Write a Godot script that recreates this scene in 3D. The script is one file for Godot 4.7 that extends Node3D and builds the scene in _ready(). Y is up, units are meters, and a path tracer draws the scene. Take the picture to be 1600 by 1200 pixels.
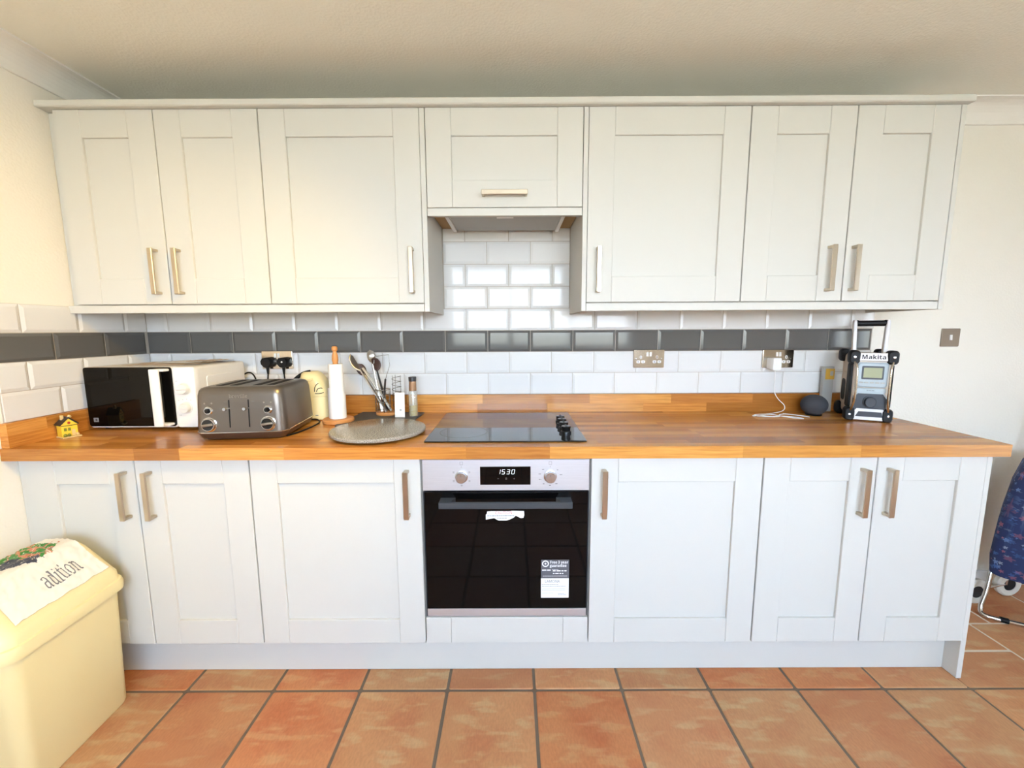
extends Node3D
# A fitted kitchen wall: base and wall cabinets, oak worktop, metro tiles, terracotta floor.
# Axes: x to the right, y up, z out of the back wall into the room (back wall plaster at z = 0).

var rng := RandomNumberGenerator.new()
var M := {}
var mesh_cache := {}
const XL := -1.745      # left wall plaster
const XR := 3.3         # right wall
const ZF := 3.6         # wall behind the camera
const CEIL := 2.285
const WT := 0.91        # worktop surface

func _ready() -> void:
	rng.seed = 7
	setup_camera_and_light()
	make_materials()
	build_room()
	build_wall_tiles()
	build_floor_tiles()
	build_base_cabinets()
	build_worktop()
	build_wall_cabinets()
	build_oven()
	build_hob()
	build_sockets()
	build_microwave()
	build_toaster()
	build_can_opener()
	build_kitchen_roll()
	build_stone_boards()
	build_utensils()
	build_oil_and_card()
	build_speaker_and_charger()
	build_radio()
	build_ornament()
	build_bin()
	build_trolley()

# ---------------------------------------------------------------- camera, sky, light
func setup_camera_and_light() -> void:
	var cam := Camera3D.new()
	cam.name = "camera"
	cam.fov = 84.935
	cam.near = 0.02
	cam.current = true
	add_child(cam)
	var yaw := -0.0017
	var pit := 0.1282
	var rol := 0.005
	var fwd := Vector3(sin(yaw) * cos(pit), -sin(pit), -cos(yaw) * cos(pit)).normalized()
	var right := fwd.cross(Vector3.UP).normalized()
	var up := right.cross(fwd).normalized()
	var r2 := right * cos(rol) - up * sin(rol)
	var u2 := right * sin(rol) + up * cos(rol)
	cam.transform = Transform3D(Basis(r2, u2, -fwd), Vector3(0, 1.3035, 2.0172))

	var env := Environment.new()
	var sm := ProceduralSkyMaterial.new()
	sm.sky_top_color = Color(0.68, 0.83, 1.0)
	sm.sky_horizon_color = Color(0.90, 0.95, 1.0)
	sm.ground_horizon_color = Color(0.74, 0.77, 0.75)
	sm.ground_bottom_color = Color(0.68, 0.70, 0.67)
	sm.sky_curve = 0.25
	sm.energy_multiplier = 1.0
	var sky := Sky.new()
	sky.sky_material = sm
	env.background_mode = Environment.BG_SKY
	env.sky = sky
	env.background_energy_multiplier = 34.0
	env.tonemap_mode = Environment.TONE_MAPPER_LINEAR
	env.tonemap_exposure = 0.805
	env.sdfgi_enabled = true
	env.ssao_enabled = true
	env.ssil_enabled = true
	var we := WorldEnvironment.new()
	we.name = "world_environment"
	we.environment = env
	add_child(we)

# ---------------------------------------------------------------- node helpers
func free_name(parent: Node, called: String) -> String:
	if not parent.has_node(NodePath(called)):
		return called
	var i := 1
	while parent.has_node(NodePath("%s_%03d" % [called, i])):
		i += 1
	return "%s_%03d" % [called, i]

func thing(called: String, label: String, category: String, at := Vector3.ZERO, turn := 0.0, group := "") -> Node3D:
	var o := Node3D.new()
	o.name = free_name(self, called)
	add_child(o)
	o.position = at
	o.rotation.y = deg_to_rad(turn)
	tag(o, label, category, group)
	return o

func tag(o: Node, label: String, category: String, group := "") -> void:
	o.set_meta("label", label)
	o.set_meta("category", category)
	if group != "":
		o.set_meta("group", group)

func structure(called: String, mesh: Mesh, m: Material, at := Vector3.ZERO) -> MeshInstance3D:
	var o := L(self, called, mesh, m, at)
	o.set_meta("kind", "structure")
	return o

# a mesh under parent, placed in the parent's own axes
func L(parent: Node, called: String, mesh: Mesh, m: Material, at := Vector3.ZERO, rot := Vector3.ZERO) -> MeshInstance3D:
	var o := MeshInstance3D.new()
	o.name = free_name(parent, called)
	o.mesh = mesh
	o.material_override = m
	o.cast_shadow = GeometryInstance3D.SHADOW_CASTING_SETTING_ON
	parent.add_child(o)
	o.position = at
	o.rotation_degrees = rot
	return o

# a mesh under parent, placed by a world position (parents without rotation)
func W(parent: Node, called: String, mesh: Mesh, m: Material, at: Vector3, rot := Vector3.ZERO) -> MeshInstance3D:
	var o := L(parent, called, mesh, m, Vector3.ZERO, rot)
	o.global_position = at
	return o

# a bevelled box under parent given by its world corners
func B(parent: Node, called: String, m: Material, lo: Vector3, hi: Vector3, bev := 0.001) -> MeshInstance3D:
	return W(parent, called, bbox(hi - lo, bev), m, (lo + hi) * 0.5)

# the same in the parent's own axes
func LB(parent: Node, called: String, m: Material, lo: Vector3, hi: Vector3, bev := 0.001, rot := Vector3.ZERO) -> MeshInstance3D:
	return L(parent, called, bbox(hi - lo, bev), m, (lo + hi) * 0.5, rot)

# ---------------------------------------------------------------- mesh helpers
func tri(st: SurfaceTool, a: Vector3, b: Vector3, c: Vector3) -> void:
	# a, b, c counter-clockwise seen from outside; Godot wants clockwise
	st.add_vertex(a)
	st.add_vertex(c)
	st.add_vertex(b)

func quad(st: SurfaceTool, a: Vector3, b: Vector3, c: Vector3, d: Vector3) -> void:
	tri(st, a, b, c)
	tri(st, a, c, d)

# convex polygon turned to face away from the point c
func face(st: SurfaceTool, pts: Array, c: Vector3) -> void:
	var n := Vector3.ZERO
	var mid := Vector3.ZERO
	for i in pts.size():
		var p: Vector3 = pts[i]
		var q: Vector3 = pts[(i + 1) % pts.size()]
		n += p.cross(q)
		mid += p
	mid /= pts.size()
	if n.dot(mid - c) < 0.0:
		pts.reverse()
	for i in range(1, pts.size() - 1):
		tri(st, pts[0], pts[i], pts[i + 1])

func done(st: SurfaceTool) -> ArrayMesh:
	st.generate_normals()
	return st.commit()

func begin(flat := false) -> SurfaceTool:
	var st := SurfaceTool.new()
	st.begin(Mesh.PRIMITIVE_TRIANGLES)
	st.set_smooth_group(-1 if flat else 0)
	return st

func bbox(s: Vector3, b := 0.001) -> ArrayMesh:
	var key := "b%.4f_%.4f_%.4f_%.4f" % [s.x, s.y, s.z, b]
	if mesh_cache.has(key):
		return mesh_cache[key]
	b = minf(b, minf(s.x, minf(s.y, s.z)) * 0.45)
	var st := begin(true)
	add_bbox(st, Vector3.ZERO, s, b)
	mesh_cache[key] = done(st)
	return mesh_cache[key]

func add_bbox(st: SurfaceTool, at: Vector3, s: Vector3, b: float) -> void:
	var h := s * 0.5
	var ax := [Vector3.RIGHT, Vector3.UP, Vector3.BACK]
	for k in 3:
		var u: Vector3 = ax[(k + 1) % 3]
		var v: Vector3 = ax[(k + 2) % 3]
		var n: Vector3 = ax[k]
		var hn := absf(n.dot(h))
		var hu := absf(u.dot(h))
		var hv := absf(v.dot(h))
		for sg in [-1.0, 1.0]:
			var c: Vector3 = at + n * hn * sg
			face(st, [c + u * (hu - b) + v * (hv - b), c - u * (hu - b) + v * (hv - b), c - u * (hu - b) - v * (hv - b), c + u * (hu - b) - v * (hv - b)], at)
			for sg2 in [-1.0, 1.0]:
				var a0: Vector3 = at + n * sg * hn + u * sg2 * (hu - b)
				var a1: Vector3 = at + n * sg * (hn - b) + u * sg2 * hu
				face(st, [a0 + v * (hv - b), a1 + v * (hv - b), a1 - v * (hv - b), a0 - v * (hv - b)], at)
	for sx in [-1.0, 1.0]:
		for sy in [-1.0, 1.0]:
			for sz in [-1.0, 1.0]:
				var o := Vector3(sx * h.x, sy * h.y, sz * h.z)
				face(st, [at + o - Vector3(0, sy * b, sz * b), at + o - Vector3(sx * b, 0, sz * b), at + o - Vector3(sx * b, sy * b, 0)], at)

# rounded rectangle, counter-clockwise
func rr(w: float, h: float, r: float, n := 5) -> PackedVector2Array:
	var o := PackedVector2Array()
	r = minf(r, minf(w, h) * 0.499)
	for k in 4:
		var cx := (w * 0.5 - r) * (1.0 if k == 0 or k == 3 else -1.0)
		var cy := (h * 0.5 - r) * (1.0 if k < 2 else -1.0)
		for i in n + 1:
			var a := (k + float(i) / n) * PI * 0.5
			o.append(Vector2(cx + cos(a) * r, cy + sin(a) * r))
	return o

func ellipse(a: float, b: float, n := 32) -> PackedVector2Array:
	var o := PackedVector2Array()
	for i in n:
		o.append(Vector2(cos(TAU * i / n) * a, sin(TAU * i / n) * b))
	return o

# rings of equal count joined into a closed skin; creases where the profile bends sharply
func loft(rings: Array, caps := true, crease := 32.0) -> ArrayMesh:
	var st := begin()
	var n: int = rings[0].size()
	var mids := []
	for r in rings:
		var c := Vector3.ZERO
		for p in r:
			c += p
		mids.append(c / n)
	# find the orientation by the signed volume of the skin
	var vol := 0.0
	for k in rings.size() - 1:
		for i in n:
			var a: Vector3 = rings[k][i] - mids[0]
			var b: Vector3 = rings[k][(i + 1) % n] - mids[0]
			var c2: Vector3 = rings[k + 1][(i + 1) % n] - mids[0]
			var d: Vector3 = rings[k + 1][i] - mids[0]
			vol += a.cross(b).dot(c2) + a.cross(c2).dot(d)
	for i in n:
		vol += (rings[-1][i] - mids[0]).cross(rings[-1][(i + 1) % n] - mids[0]).dot(mids[-1] - mids[0])
	var flip := vol < 0.0
	var group := 1
	var prev := PackedVector3Array()
	for k in rings.size() - 1:
		if k > 0:
			var worst := 0.0
			for i in n:
				var e0: Vector3 = rings[k][i] - rings[k - 1][i]
				var e1: Vector3 = rings[k + 1][i] - rings[k][i]
				if e0.length() > 1e-7 and e1.length() > 1e-7:
					worst = maxf(worst, rad_to_deg(e0.angle_to(e1)))
			if worst > crease:
				group += 1
		st.set_smooth_group(group)
		for i in n:
			var a: Vector3 = rings[k][i]
			var b: Vector3 = rings[k][(i + 1) % n]
			var c2: Vector3 = rings[k + 1][(i + 1) % n]
			var d: Vector3 = rings[k + 1][i]
			if flip:
				quad(st, b, a, d, c2)
			else:
				quad(st, a, b, c2, d)
	if caps:
		st.set_smooth_group(-1)
		for i in n:
			var j := (i + 1) % n
			if flip:
				tri(st, mids[0], rings[0][i], rings[0][j])
				tri(st, mids[-1], rings[-1][j], rings[-1][i])
			else:
				tri(st, mids[0], rings[0][j], rings[0][i])
				tri(st, mids[-1], rings[-1][i], rings[-1][j])
	return done(st)

# profile of (radius, height) turned about y
func lathe(profile: Array, seg := 32, sx := 1.0, sz := 1.0) -> ArrayMesh:
	var rings := []
	for p in profile:
		var r := PackedVector3Array()
		for i in seg:
			r.append(Vector3(cos(TAU * i / seg) * maxf(p.x, 1e-5) * sx, p.y, sin(TAU * i / seg) * maxf(p.x, 1e-5) * sz))
		rings.append(r)
	return loft(rings)

func ring_xz(poly: PackedVector2Array, y: float, off := Vector2.ZERO, sc := Vector2.ONE) -> PackedVector3Array:
	var r := PackedVector3Array()
	for p in poly:
		r.append(Vector3(p.x * sc.x + off.x, y, p.y * sc.y + off.y))
	return r

func ring_xy(poly: PackedVector2Array, z: float, off := Vector2.ZERO, sc := Vector2.ONE) -> PackedVector3Array:
	var r := PackedVector3Array()
	for p in poly:
		r.append(Vector3(p.x * sc.x + off.x, p.y * sc.y + off.y, z))
	return r

# slab with rounded outline in xy, from z0 to z1, with a softened front edge
func slab(w: float, h: float, r: float, z0: float, z1: float, b := 0.002) -> ArrayMesh:
	var b2 := minf(b, (z1 - z0) * 0.45)
	return loft([ring_xy(rr(w, h, r), z0), ring_xy(rr(w, h, r), z1 - b2), ring_xy(rr(w - b2 * 0.6, h - b2 * 0.6, r), z1 - b2 * 0.3), ring_xy(rr(w - b2 * 2.0, h - b2 * 2.0, maxf(r - b2, 0.0002)), z1)])

# any simple polygon in xy given depth from z0 to z1
func extrude(poly: PackedVector2Array, z0: float, z1: float) -> ArrayMesh:
	if Geometry2D.is_polygon_clockwise(poly):
		poly.reverse()
	var st := begin(true)
	var t := Geometry2D.triangulate_polygon(poly)
	for i in range(0, t.size(), 3):
		var a := poly[t[i]]
		var b := poly[t[i + 1]]
		var c := poly[t[i + 2]]
		if (b - a).cross(c - a) < 0.0:
			var q := b
			b = c
			c = q
		tri(st, Vector3(a.x, a.y, z1), Vector3(b.x, b.y, z1), Vector3(c.x, c.y, z1))
		tri(st, Vector3(a.x, a.y, z0), Vector3(c.x, c.y, z0), Vector3(b.x, b.y, z0))
	for i in poly.size():
		var a := poly[i]
		var b := poly[(i + 1) % poly.size()]
		quad(st, Vector3(a.x, a.y, z0), Vector3(b.x, b.y, z0), Vector3(b.x, b.y, z1), Vector3(a.x, a.y, z1))
	return done(st)

func tube(pts: Array, r: float, seg := 8, closed := false) -> ArrayMesh:
	var rings := []
	var up := Vector3.ZERO
	var n := pts.size()
	for k in n:
		var p: Vector3 = pts[k]
		var a: Vector3 = pts[k - 1] if k > 0 else (pts[n - 1] if closed else p)
		var b: Vector3 = pts[k + 1] if k < n - 1 else (pts[0] if closed else p)
		var t := (b - a).normalized()
		if up == Vector3.ZERO:
			up = t.cross(Vector3(0.31, 0.87, 0.37)).normalized()
		up = (up - t * up.dot(t)).normalized()
		var s := t.cross(up)
		var ring := PackedVector3Array()
		for i in seg:
			ring.append(p + (up * cos(TAU * i / seg) + s * sin(TAU * i / seg)) * r)
		rings.append(ring)
	if closed:
		rings.append(rings[0])
	return loft(rings, not closed, 60.0)

# smooth curve through points
func curve(pts: Array, per := 6) -> Array:
	var o := []
	for i in pts.size() - 1:
		var p0: Vector3 = pts[maxi(i - 1, 0)]
		var p1: Vector3 = pts[i]
		var p2: Vector3 = pts[i + 1]
		var p3: Vector3 = pts[mini(i + 2, pts.size() - 1)]
		for k in per:
			var t := float(k) / per
			o.append(0.5 * ((2.0 * p1) + (p2 - p0) * t + (2.0 * p0 - 5.0 * p1 + 4.0 * p2 - p3) * t * t + (3.0 * p1 - p0 - 3.0 * p2 + p3) * t * t * t))
	o.append(pts[-1])
	return o

func text(parent: Node, called: String, words: String, height: float, m: Material, at: Vector3, rot := Vector3.ZERO, bold := false, serif := false, squeeze := 1.0) -> MeshInstance3D:
	var f := SystemFont.new()
	f.font_names = PackedStringArray(["Droid Serif" if serif else "Droid Sans"])
	f.font_weight = 700 if bold else 400
	var t := TextMesh.new()
	t.text = words
	t.font = f
	t.font_size = 48
	t.pixel_size = height / 35.0
	t.depth = 0.0004
	t.curve_step = 3.0
	var o := L(parent, called, t, m, at, rot)
	o.scale.x = squeeze
	return o

# a line of print too small to read: dashes of word length
func small_print(parent: Node, width: float, height: float, m: Material, at: Vector3) -> MeshInstance3D:
	var st := begin(true)
	var x := -width / 2
	while x < width / 2 - height:
		var l := minf(rng.randf_range(1.5, 4.5) * height, width / 2 - x)
		add_bbox(st, Vector3(x + l / 2, 0, 0), Vector3(l, height, 0.0003), 0.00005)
		x += l + height * 0.7
	return L(parent, "small_print", done(st), m, at)

# ---------------------------------------------------------------- materials
func mat(key: String, c: Color, rough := 0.6, metal := 0.0, spec := 0.5) -> StandardMaterial3D:
	var m := StandardMaterial3D.new()
	m.resource_name = key
	m.albedo_color = c
	m.roughness = rough
	m.metallic = metal
	m.metallic_specular = spec
	M[key] = m
	return m

func noise(sd: int, freq: float, oct := 4) -> FastNoiseLite:
	var n := FastNoiseLite.new()
	n.seed = sd
	n.noise_type = FastNoiseLite.TYPE_SIMPLEX_SMOOTH
	n.frequency = freq
	n.fractal_type = FastNoiseLite.FRACTAL_FBM
	n.fractal_octaves = oct
	return n

# picture computed point by point; f(u, v) gives a colour for u, v in 0..1; edges blended so that it tiles
func paint(w: int, h: int, f: Callable) -> ImageTexture:
	var img := Image.create(w, h, false, Image.FORMAT_RGB8)
	for y in h:
		for x in w:
			img.set_pixel(x, y, f.call(float(x) / w, float(y) / h))
	return ImageTexture.create_from_image(img)

func tiled(n: FastNoiseLite, u: float, v: float, su: float, sv: float) -> float:
	var a := n.get_noise_2d(u * su, v * sv)
	if u > 0.8:
		a = lerpf(a, n.get_noise_2d((u - 1.0) * su, v * sv), (u - 0.8) / 0.2)
	if v > 0.8:
		var b := n.get_noise_2d(u * su, (v - 1.0) * sv)
		if u > 0.8:
			b = lerpf(b, n.get_noise_2d((u - 1.0) * su, (v - 1.0) * sv), (u - 0.8) / 0.2)
		a = lerpf(a, b, (v - 0.8) / 0.2)
	return a

func triplanar(m: StandardMaterial3D, t: Texture2D, sc: Vector3, off := Vector3.ZERO) -> void:
	m.albedo_texture = t
	m.uv1_triplanar = true
	m.uv1_scale = sc
	m.uv1_offset = off

var wood_mats := []
var wood_mats_z := []
var terracotta_mats := []
var tile_mats := []
var grey_tile_mats := []

func make_materials() -> void:
	mat("wall_paint", Color8(240, 235, 225), 0.85, 0.0, 0.3)
	mat("ceiling_paint", Color8(246, 243, 232), 0.9, 0.0, 0.2)
	mat("coving_white", Color8(243, 240, 234), 0.8, 0.0, 0.3)
	mat("cabinet", Color8(210, 208, 202), 0.5, 0.0, 0.4)
	mat("carcass", Color8(210, 206, 198), 0.55, 0.0, 0.4)
	mat("chipboard", Color8(176, 140, 96), 0.8)
	mat("dark_gap", Color8(60, 55, 50), 0.9)
	mat("nickel", Color8(205, 193, 175), 0.28, 1.0)
	mat("dull_nickel", Color8(148, 134, 120), 0.5, 0.6)
	mat("steel", Color8(205, 205, 208), 0.26, 1.0)
	mat("polished_steel", Color8(214, 205, 192), 0.12, 1.0)
	mat("chrome", Color8(215, 215, 215), 0.08, 1.0)
	mat("black_glass", Color8(9, 8, 8), 0.03, 0.0, 0.32)
	mat("hob_glass", Color8(20, 20, 22), 0.04, 0.0, 0.9)
	mat("black_gloss", Color8(14, 14, 15), 0.2)
	mat("black_plastic", Color8(19, 18, 19), 0.5, 0.0, 0.35)
	mat("grey_plastic", Color8(58, 62, 67), 0.45)
	mat("white_plastic", Color8(238, 236, 232), 0.35)
	mat("cream_plastic", Color8(236, 219, 165), 0.4)
	mat("appliance_white", Color8(238, 234, 228), 0.3)
	mat("knob_white", Color8(226, 222, 215), 0.35)
	mat("white_paper", Color8(244, 242, 238), 0.9)
	mat("print_grey", Color8(120, 120, 124), 0.7)
	mat("print_dark", Color8(45, 45, 50), 0.7)
	mat("print_red", Color8(226, 120, 120), 0.7)
	mat("print_white", Color8(245, 245, 245), 0.6)
	mat("sticker_grey", Color8(92, 92, 98), 0.5)
	mat("hob_ring", Color8(92, 92, 92), 0.2)
	mat("gunmetal", Color8(118, 110, 102), 0.34, 0.85)
	mat("slate", Color8(74, 74, 74), 0.6)
	mat("paper_tan", Color8(212, 190, 168), 0.8)
	mat("paper_blue", Color8(70, 130, 185), 0.7)
	mat("utensil_brown", Color8(66, 44, 40), 0.45)
	mat("utensil_black", Color8(40, 38, 38), 0.4)
	mat("satin_steel", Color8(170, 163, 152), 0.32, 1.0)
	mat("wire", Color8(150, 146, 138), 0.25, 1.0)
	mat("cap_black", Color8(38, 33, 36), 0.35)
	mat("copper_neck", Color8(196, 156, 122), 0.25, 0.7)
	mat("radio_white", Color8(235, 232, 232), 0.4)
	mat("radio_tan", Color8(214, 200, 184), 0.5)
	mat("radio_blue_grey", Color8(176, 188, 194), 0.4)
	mat("radio_charcoal", Color8(52, 56, 64), 0.5)
	mat("lcd", Color8(168, 172, 140), 0.15)
	mat("yellow_paint", Color8(240, 205, 60), 0.45)
	mat("roof_black", Color8(46, 38, 34), 0.5)
	mat("heart_red", Color8(176, 60, 30), 0.5)
	mat("ornament_tan", Color8(222, 190, 130), 0.6)
	mat("ornament_green", Color8(120, 120, 40), 0.6)
	mat("turned_wood", Color8(205, 140, 78), 0.45)
	mat("carton_grey", Color8(176, 176, 172), 0.6)
	mat("carton_yellow", Color8(206, 160, 60), 0.5)
	mat("tyre_white", Color8(224, 218, 204), 0.55)
	mat("hub_black", Color8(26, 24, 26), 0.6)
	mat("grout", Color8(186, 176, 164), 0.95)
	mat("grout_dark", Color8(112, 96, 80), 0.95)
	mat("grout_pale", Color8(222, 206, 184), 0.95)
	mat("window_white", Color8(240, 240, 240), 0.4)
	var gl := mat("pane", Color(0.9, 0.95, 1.0, 0.06), 0.02)
	gl.transparency = BaseMaterial3D.TRANSPARENCY_ALPHA
	var bg := mat("bottle_glass", Color(0.93, 0.95, 0.92, 0.16), 0.03)
	bg.transparency = BaseMaterial3D.TRANSPARENCY_ALPHA
	var oil := mat("oil", Color8(186, 160, 52), 0.1)
	oil.transparency = BaseMaterial3D.TRANSPARENCY_ALPHA
	oil.albedo_color.a = 0.8
	var dig := mat("display_digits", Color8(235, 240, 245), 0.5)
	dig.emission_enabled = true
	dig.emission = Color(0.9, 0.95, 1.0)
	dig.emission_energy_multiplier = 0.9
	var bulb := mat("bulb_glow", Color8(255, 240, 215), 0.4)
	bulb.emission_enabled = true
	bulb.emission = Color(1.0, 0.82, 0.6)
	bulb.emission_energy_multiplier = 3.0

	# plaster relief
	var pn := noise(3, 1.0, 3)
	var bump := Image.create(256, 256, false, Image.FORMAT_RGBA8)
	for y in 256:
		for x in 256:
			var a := 0.5 + 0.5 * tiled(pn, x / 256.0, y / 256.0, 40.0, 40.0)
			bump.set_pixel(x, y, Color(a, a, a))
	bump.bump_map_to_normal_map(4.0)
	var plaster := ImageTexture.create_from_image(bump)
	for k in ["wall_paint", "ceiling_paint"]:
		var m: StandardMaterial3D = M[k]
		m.normal_enabled = true
		m.normal_texture = plaster
		m.normal_scale = 0.12
		m.uv1_triplanar = true
		m.uv1_scale = Vector3(2, 2, 2)

	# oak: streaks along u
	var wn := noise(11, 1.0, 4)
	var wn2 := noise(12, 1.0, 3)
	var wn3 := noise(13, 1.0, 2)
	var oak := paint(512, 512, func(u: float, v: float) -> Color:
		var bend := 0.02 * tiled(wn3, u, v, 3.0, 2.0)
		var broad := tiled(wn, u, v + bend, 2.2, 16.0)
		var fine := tiled(wn2, u, v + bend, 7.0, 110.0)
		var t := clampf(0.55 + 0.42 * broad + 0.3 * fine, 0.0, 1.0)
		return Color(0.66, 0.43, 0.20).lerp(Color(0.87, 0.66, 0.37), t))
	var tints := [Color(1.0, 0.96, 0.9), Color(0.9, 0.82, 0.72), Color(1.06, 1.02, 0.96), Color(0.95, 0.88, 0.78), Color(0.82, 0.73, 0.62), Color(1.0, 0.92, 0.82), Color(1.08, 1.06, 1.02), Color(0.93, 0.84, 0.76)]
	for i in tints.size():
		for dir in 2:
			var m := mat("oak_%d_%d" % [i, dir], tints[i], 0.24, 0.0, 0.5)
			triplanar(m, oak, Vector3(1.3, 5.0, 5.0) if dir == 0 else Vector3(5.0, 5.0, 1.3), Vector3(0.13 * i, 0.29 * i, 0.37 * i))
			(wood_mats if dir == 0 else wood_mats_z).append(m)

	# terracotta: mottled clay with pale bloom
	var tn := noise(21, 1.0, 5)
	var tn2 := noise(22, 1.0, 4)
	var tn3 := noise(23, 1.0, 4)
	var clay := paint(512, 512, func(u: float, v: float) -> Color:
		var a := tiled(tn, u, v, 2.6, 2.6)
		var b := tiled(tn2, u, v, 3.0, 9.0)
		var g := tiled(tn3, u, v, 70.0, 26.0)
		var c := Color(0.72, 0.49, 0.34).lerp(Color(0.75, 0.54, 0.38), clampf(0.5 + a, 0.0, 1.0))
		c = c.lerp(Color(0.69, 0.42, 0.29), clampf(-a * 1.2 - 0.1, 0.0, 0.45))
		c = c.lerp(Color(0.77, 0.64, 0.48), clampf((b - 0.08) * 1.8, 0.0, 0.6))
		return c * (1.0 + 0.06 * g))
	var claytints := [Color(1, 1, 1), Color(1.03, 0.96, 0.92), Color(0.97, 1.0, 1.0), Color(1.0, 0.92, 0.86), Color(1.02, 1.02, 1.0), Color(0.96, 0.93, 0.92)]
	for i in claytints.size():
		var m := mat("clay_%d" % i, claytints[i], 0.5, 0.0, 0.35)
		triplanar(m, clay, Vector3(1.6, 1.6, 1.6), Vector3(0.17 * i, 0.3, 0.41 * i))
		terracotta_mats.append(m)

	# glazed wall tiles
	for i in 3:
		tile_mats.append(mat("white_tile_%d" % i, [Color8(226, 225, 223), Color8(223, 222, 221), Color8(228, 226, 223)][i], 0.07, 0.0, 0.38))
		grey_tile_mats.append(mat("grey_tile_%d" % i, [Color8(98, 96, 93), Color8(94, 92, 90), Color8(101, 98, 95)][i], 0.07, 0.0, 0.42))

	# granite
	var gn := noise(31, 1.0, 3)
	var gn2 := noise(32, 1.0, 2)
	var gran := paint(256, 256, func(u: float, v: float) -> Color:
		var a := tiled(gn, u, v, 38.0, 38.0)
		var b := tiled(gn2, u, v, 80.0, 80.0)
		var t := clampf(0.62 + 0.8 * a + 0.7 * b, 0.0, 1.0)
		return Color(0.27, 0.26, 0.25).lerp(Color(0.80, 0.77, 0.72), t))
	triplanar(mat("granite", Color(1, 1, 1), 0.18, 0.0, 0.5), gran, Vector3(5, 5, 5))

	# woven speaker cloth
	var sn := noise(41, 1.0, 2)
	var cloth := paint(128, 128, func(u: float, v: float) -> Color:
		var a := 0.5 + 0.5 * sin(u * TAU * 20.0) * sin(v * TAU * 20.0) + 0.3 * sn.get_noise_2d(u * 50.0, v * 50.0)
		return Color(0.16, 0.165, 0.18).lerp(Color(0.30, 0.305, 0.33), clampf(a, 0.0, 1.0)))
	triplanar(mat("speaker_cloth", Color(1, 1, 1), 0.95), cloth, Vector3(14, 14, 14))

	# navy fabric with small flowers
	var flowers := []
	var fr := RandomNumberGenerator.new()
	fr.seed = 5
	for i in 260:
		flowers.append([Vector2(fr.randf(), fr.randf()), fr.randf_range(0.008, 0.03), fr.randi() % 6])
	var fcol := [Color(0.40, 0.50, 0.68), Color(0.62, 0.66, 0.72), Color(0.62, 0.36, 0.42), Color(0.20, 0.32, 0.52), Color(0.10, 0.16, 0.30), Color(0.26, 0.38, 0.60)]
	var img := Image.create(256, 256, false, Image.FORMAT_RGB8)
	img.fill(Color(0.13, 0.18, 0.34))
	for fl in flowers:
		var c: Vector2 = fl[0]
		var r: float = fl[1]
		for y in range(int((c.y - r) * 256), int((c.y + r) * 256) + 1):
			for x in range(int((c.x - r) * 256), int((c.x + r) * 256) + 1):
				var d := Vector2(x / 256.0, y / 256.0) - c
				if d.length() < r * (0.75 + 0.25 * cos(5.0 * d.angle())):
					img.set_pixel(posmod(x, 256), posmod(y, 256), fcol[fl[2]])
	triplanar(mat("flower_fabric", Color(1, 1, 1), 0.8), ImageTexture.create_from_image(img), Vector3(2.4, 2.4, 2.4))

	# brushed steel fascia
	var bn := noise(51, 1.0, 3)
	var brushed := paint(256, 64, func(u: float, v: float) -> Color:
		var a := 0.80 + 0.018 * tiled(bn, u, v, 3.0, 60.0)
		return Color(a, a, a * 1.01))
	triplanar(mat("brushed_steel", Color(1.06, 1.06, 1.07), 0.42, 0.75), brushed, Vector3(2, 8, 8))

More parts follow.
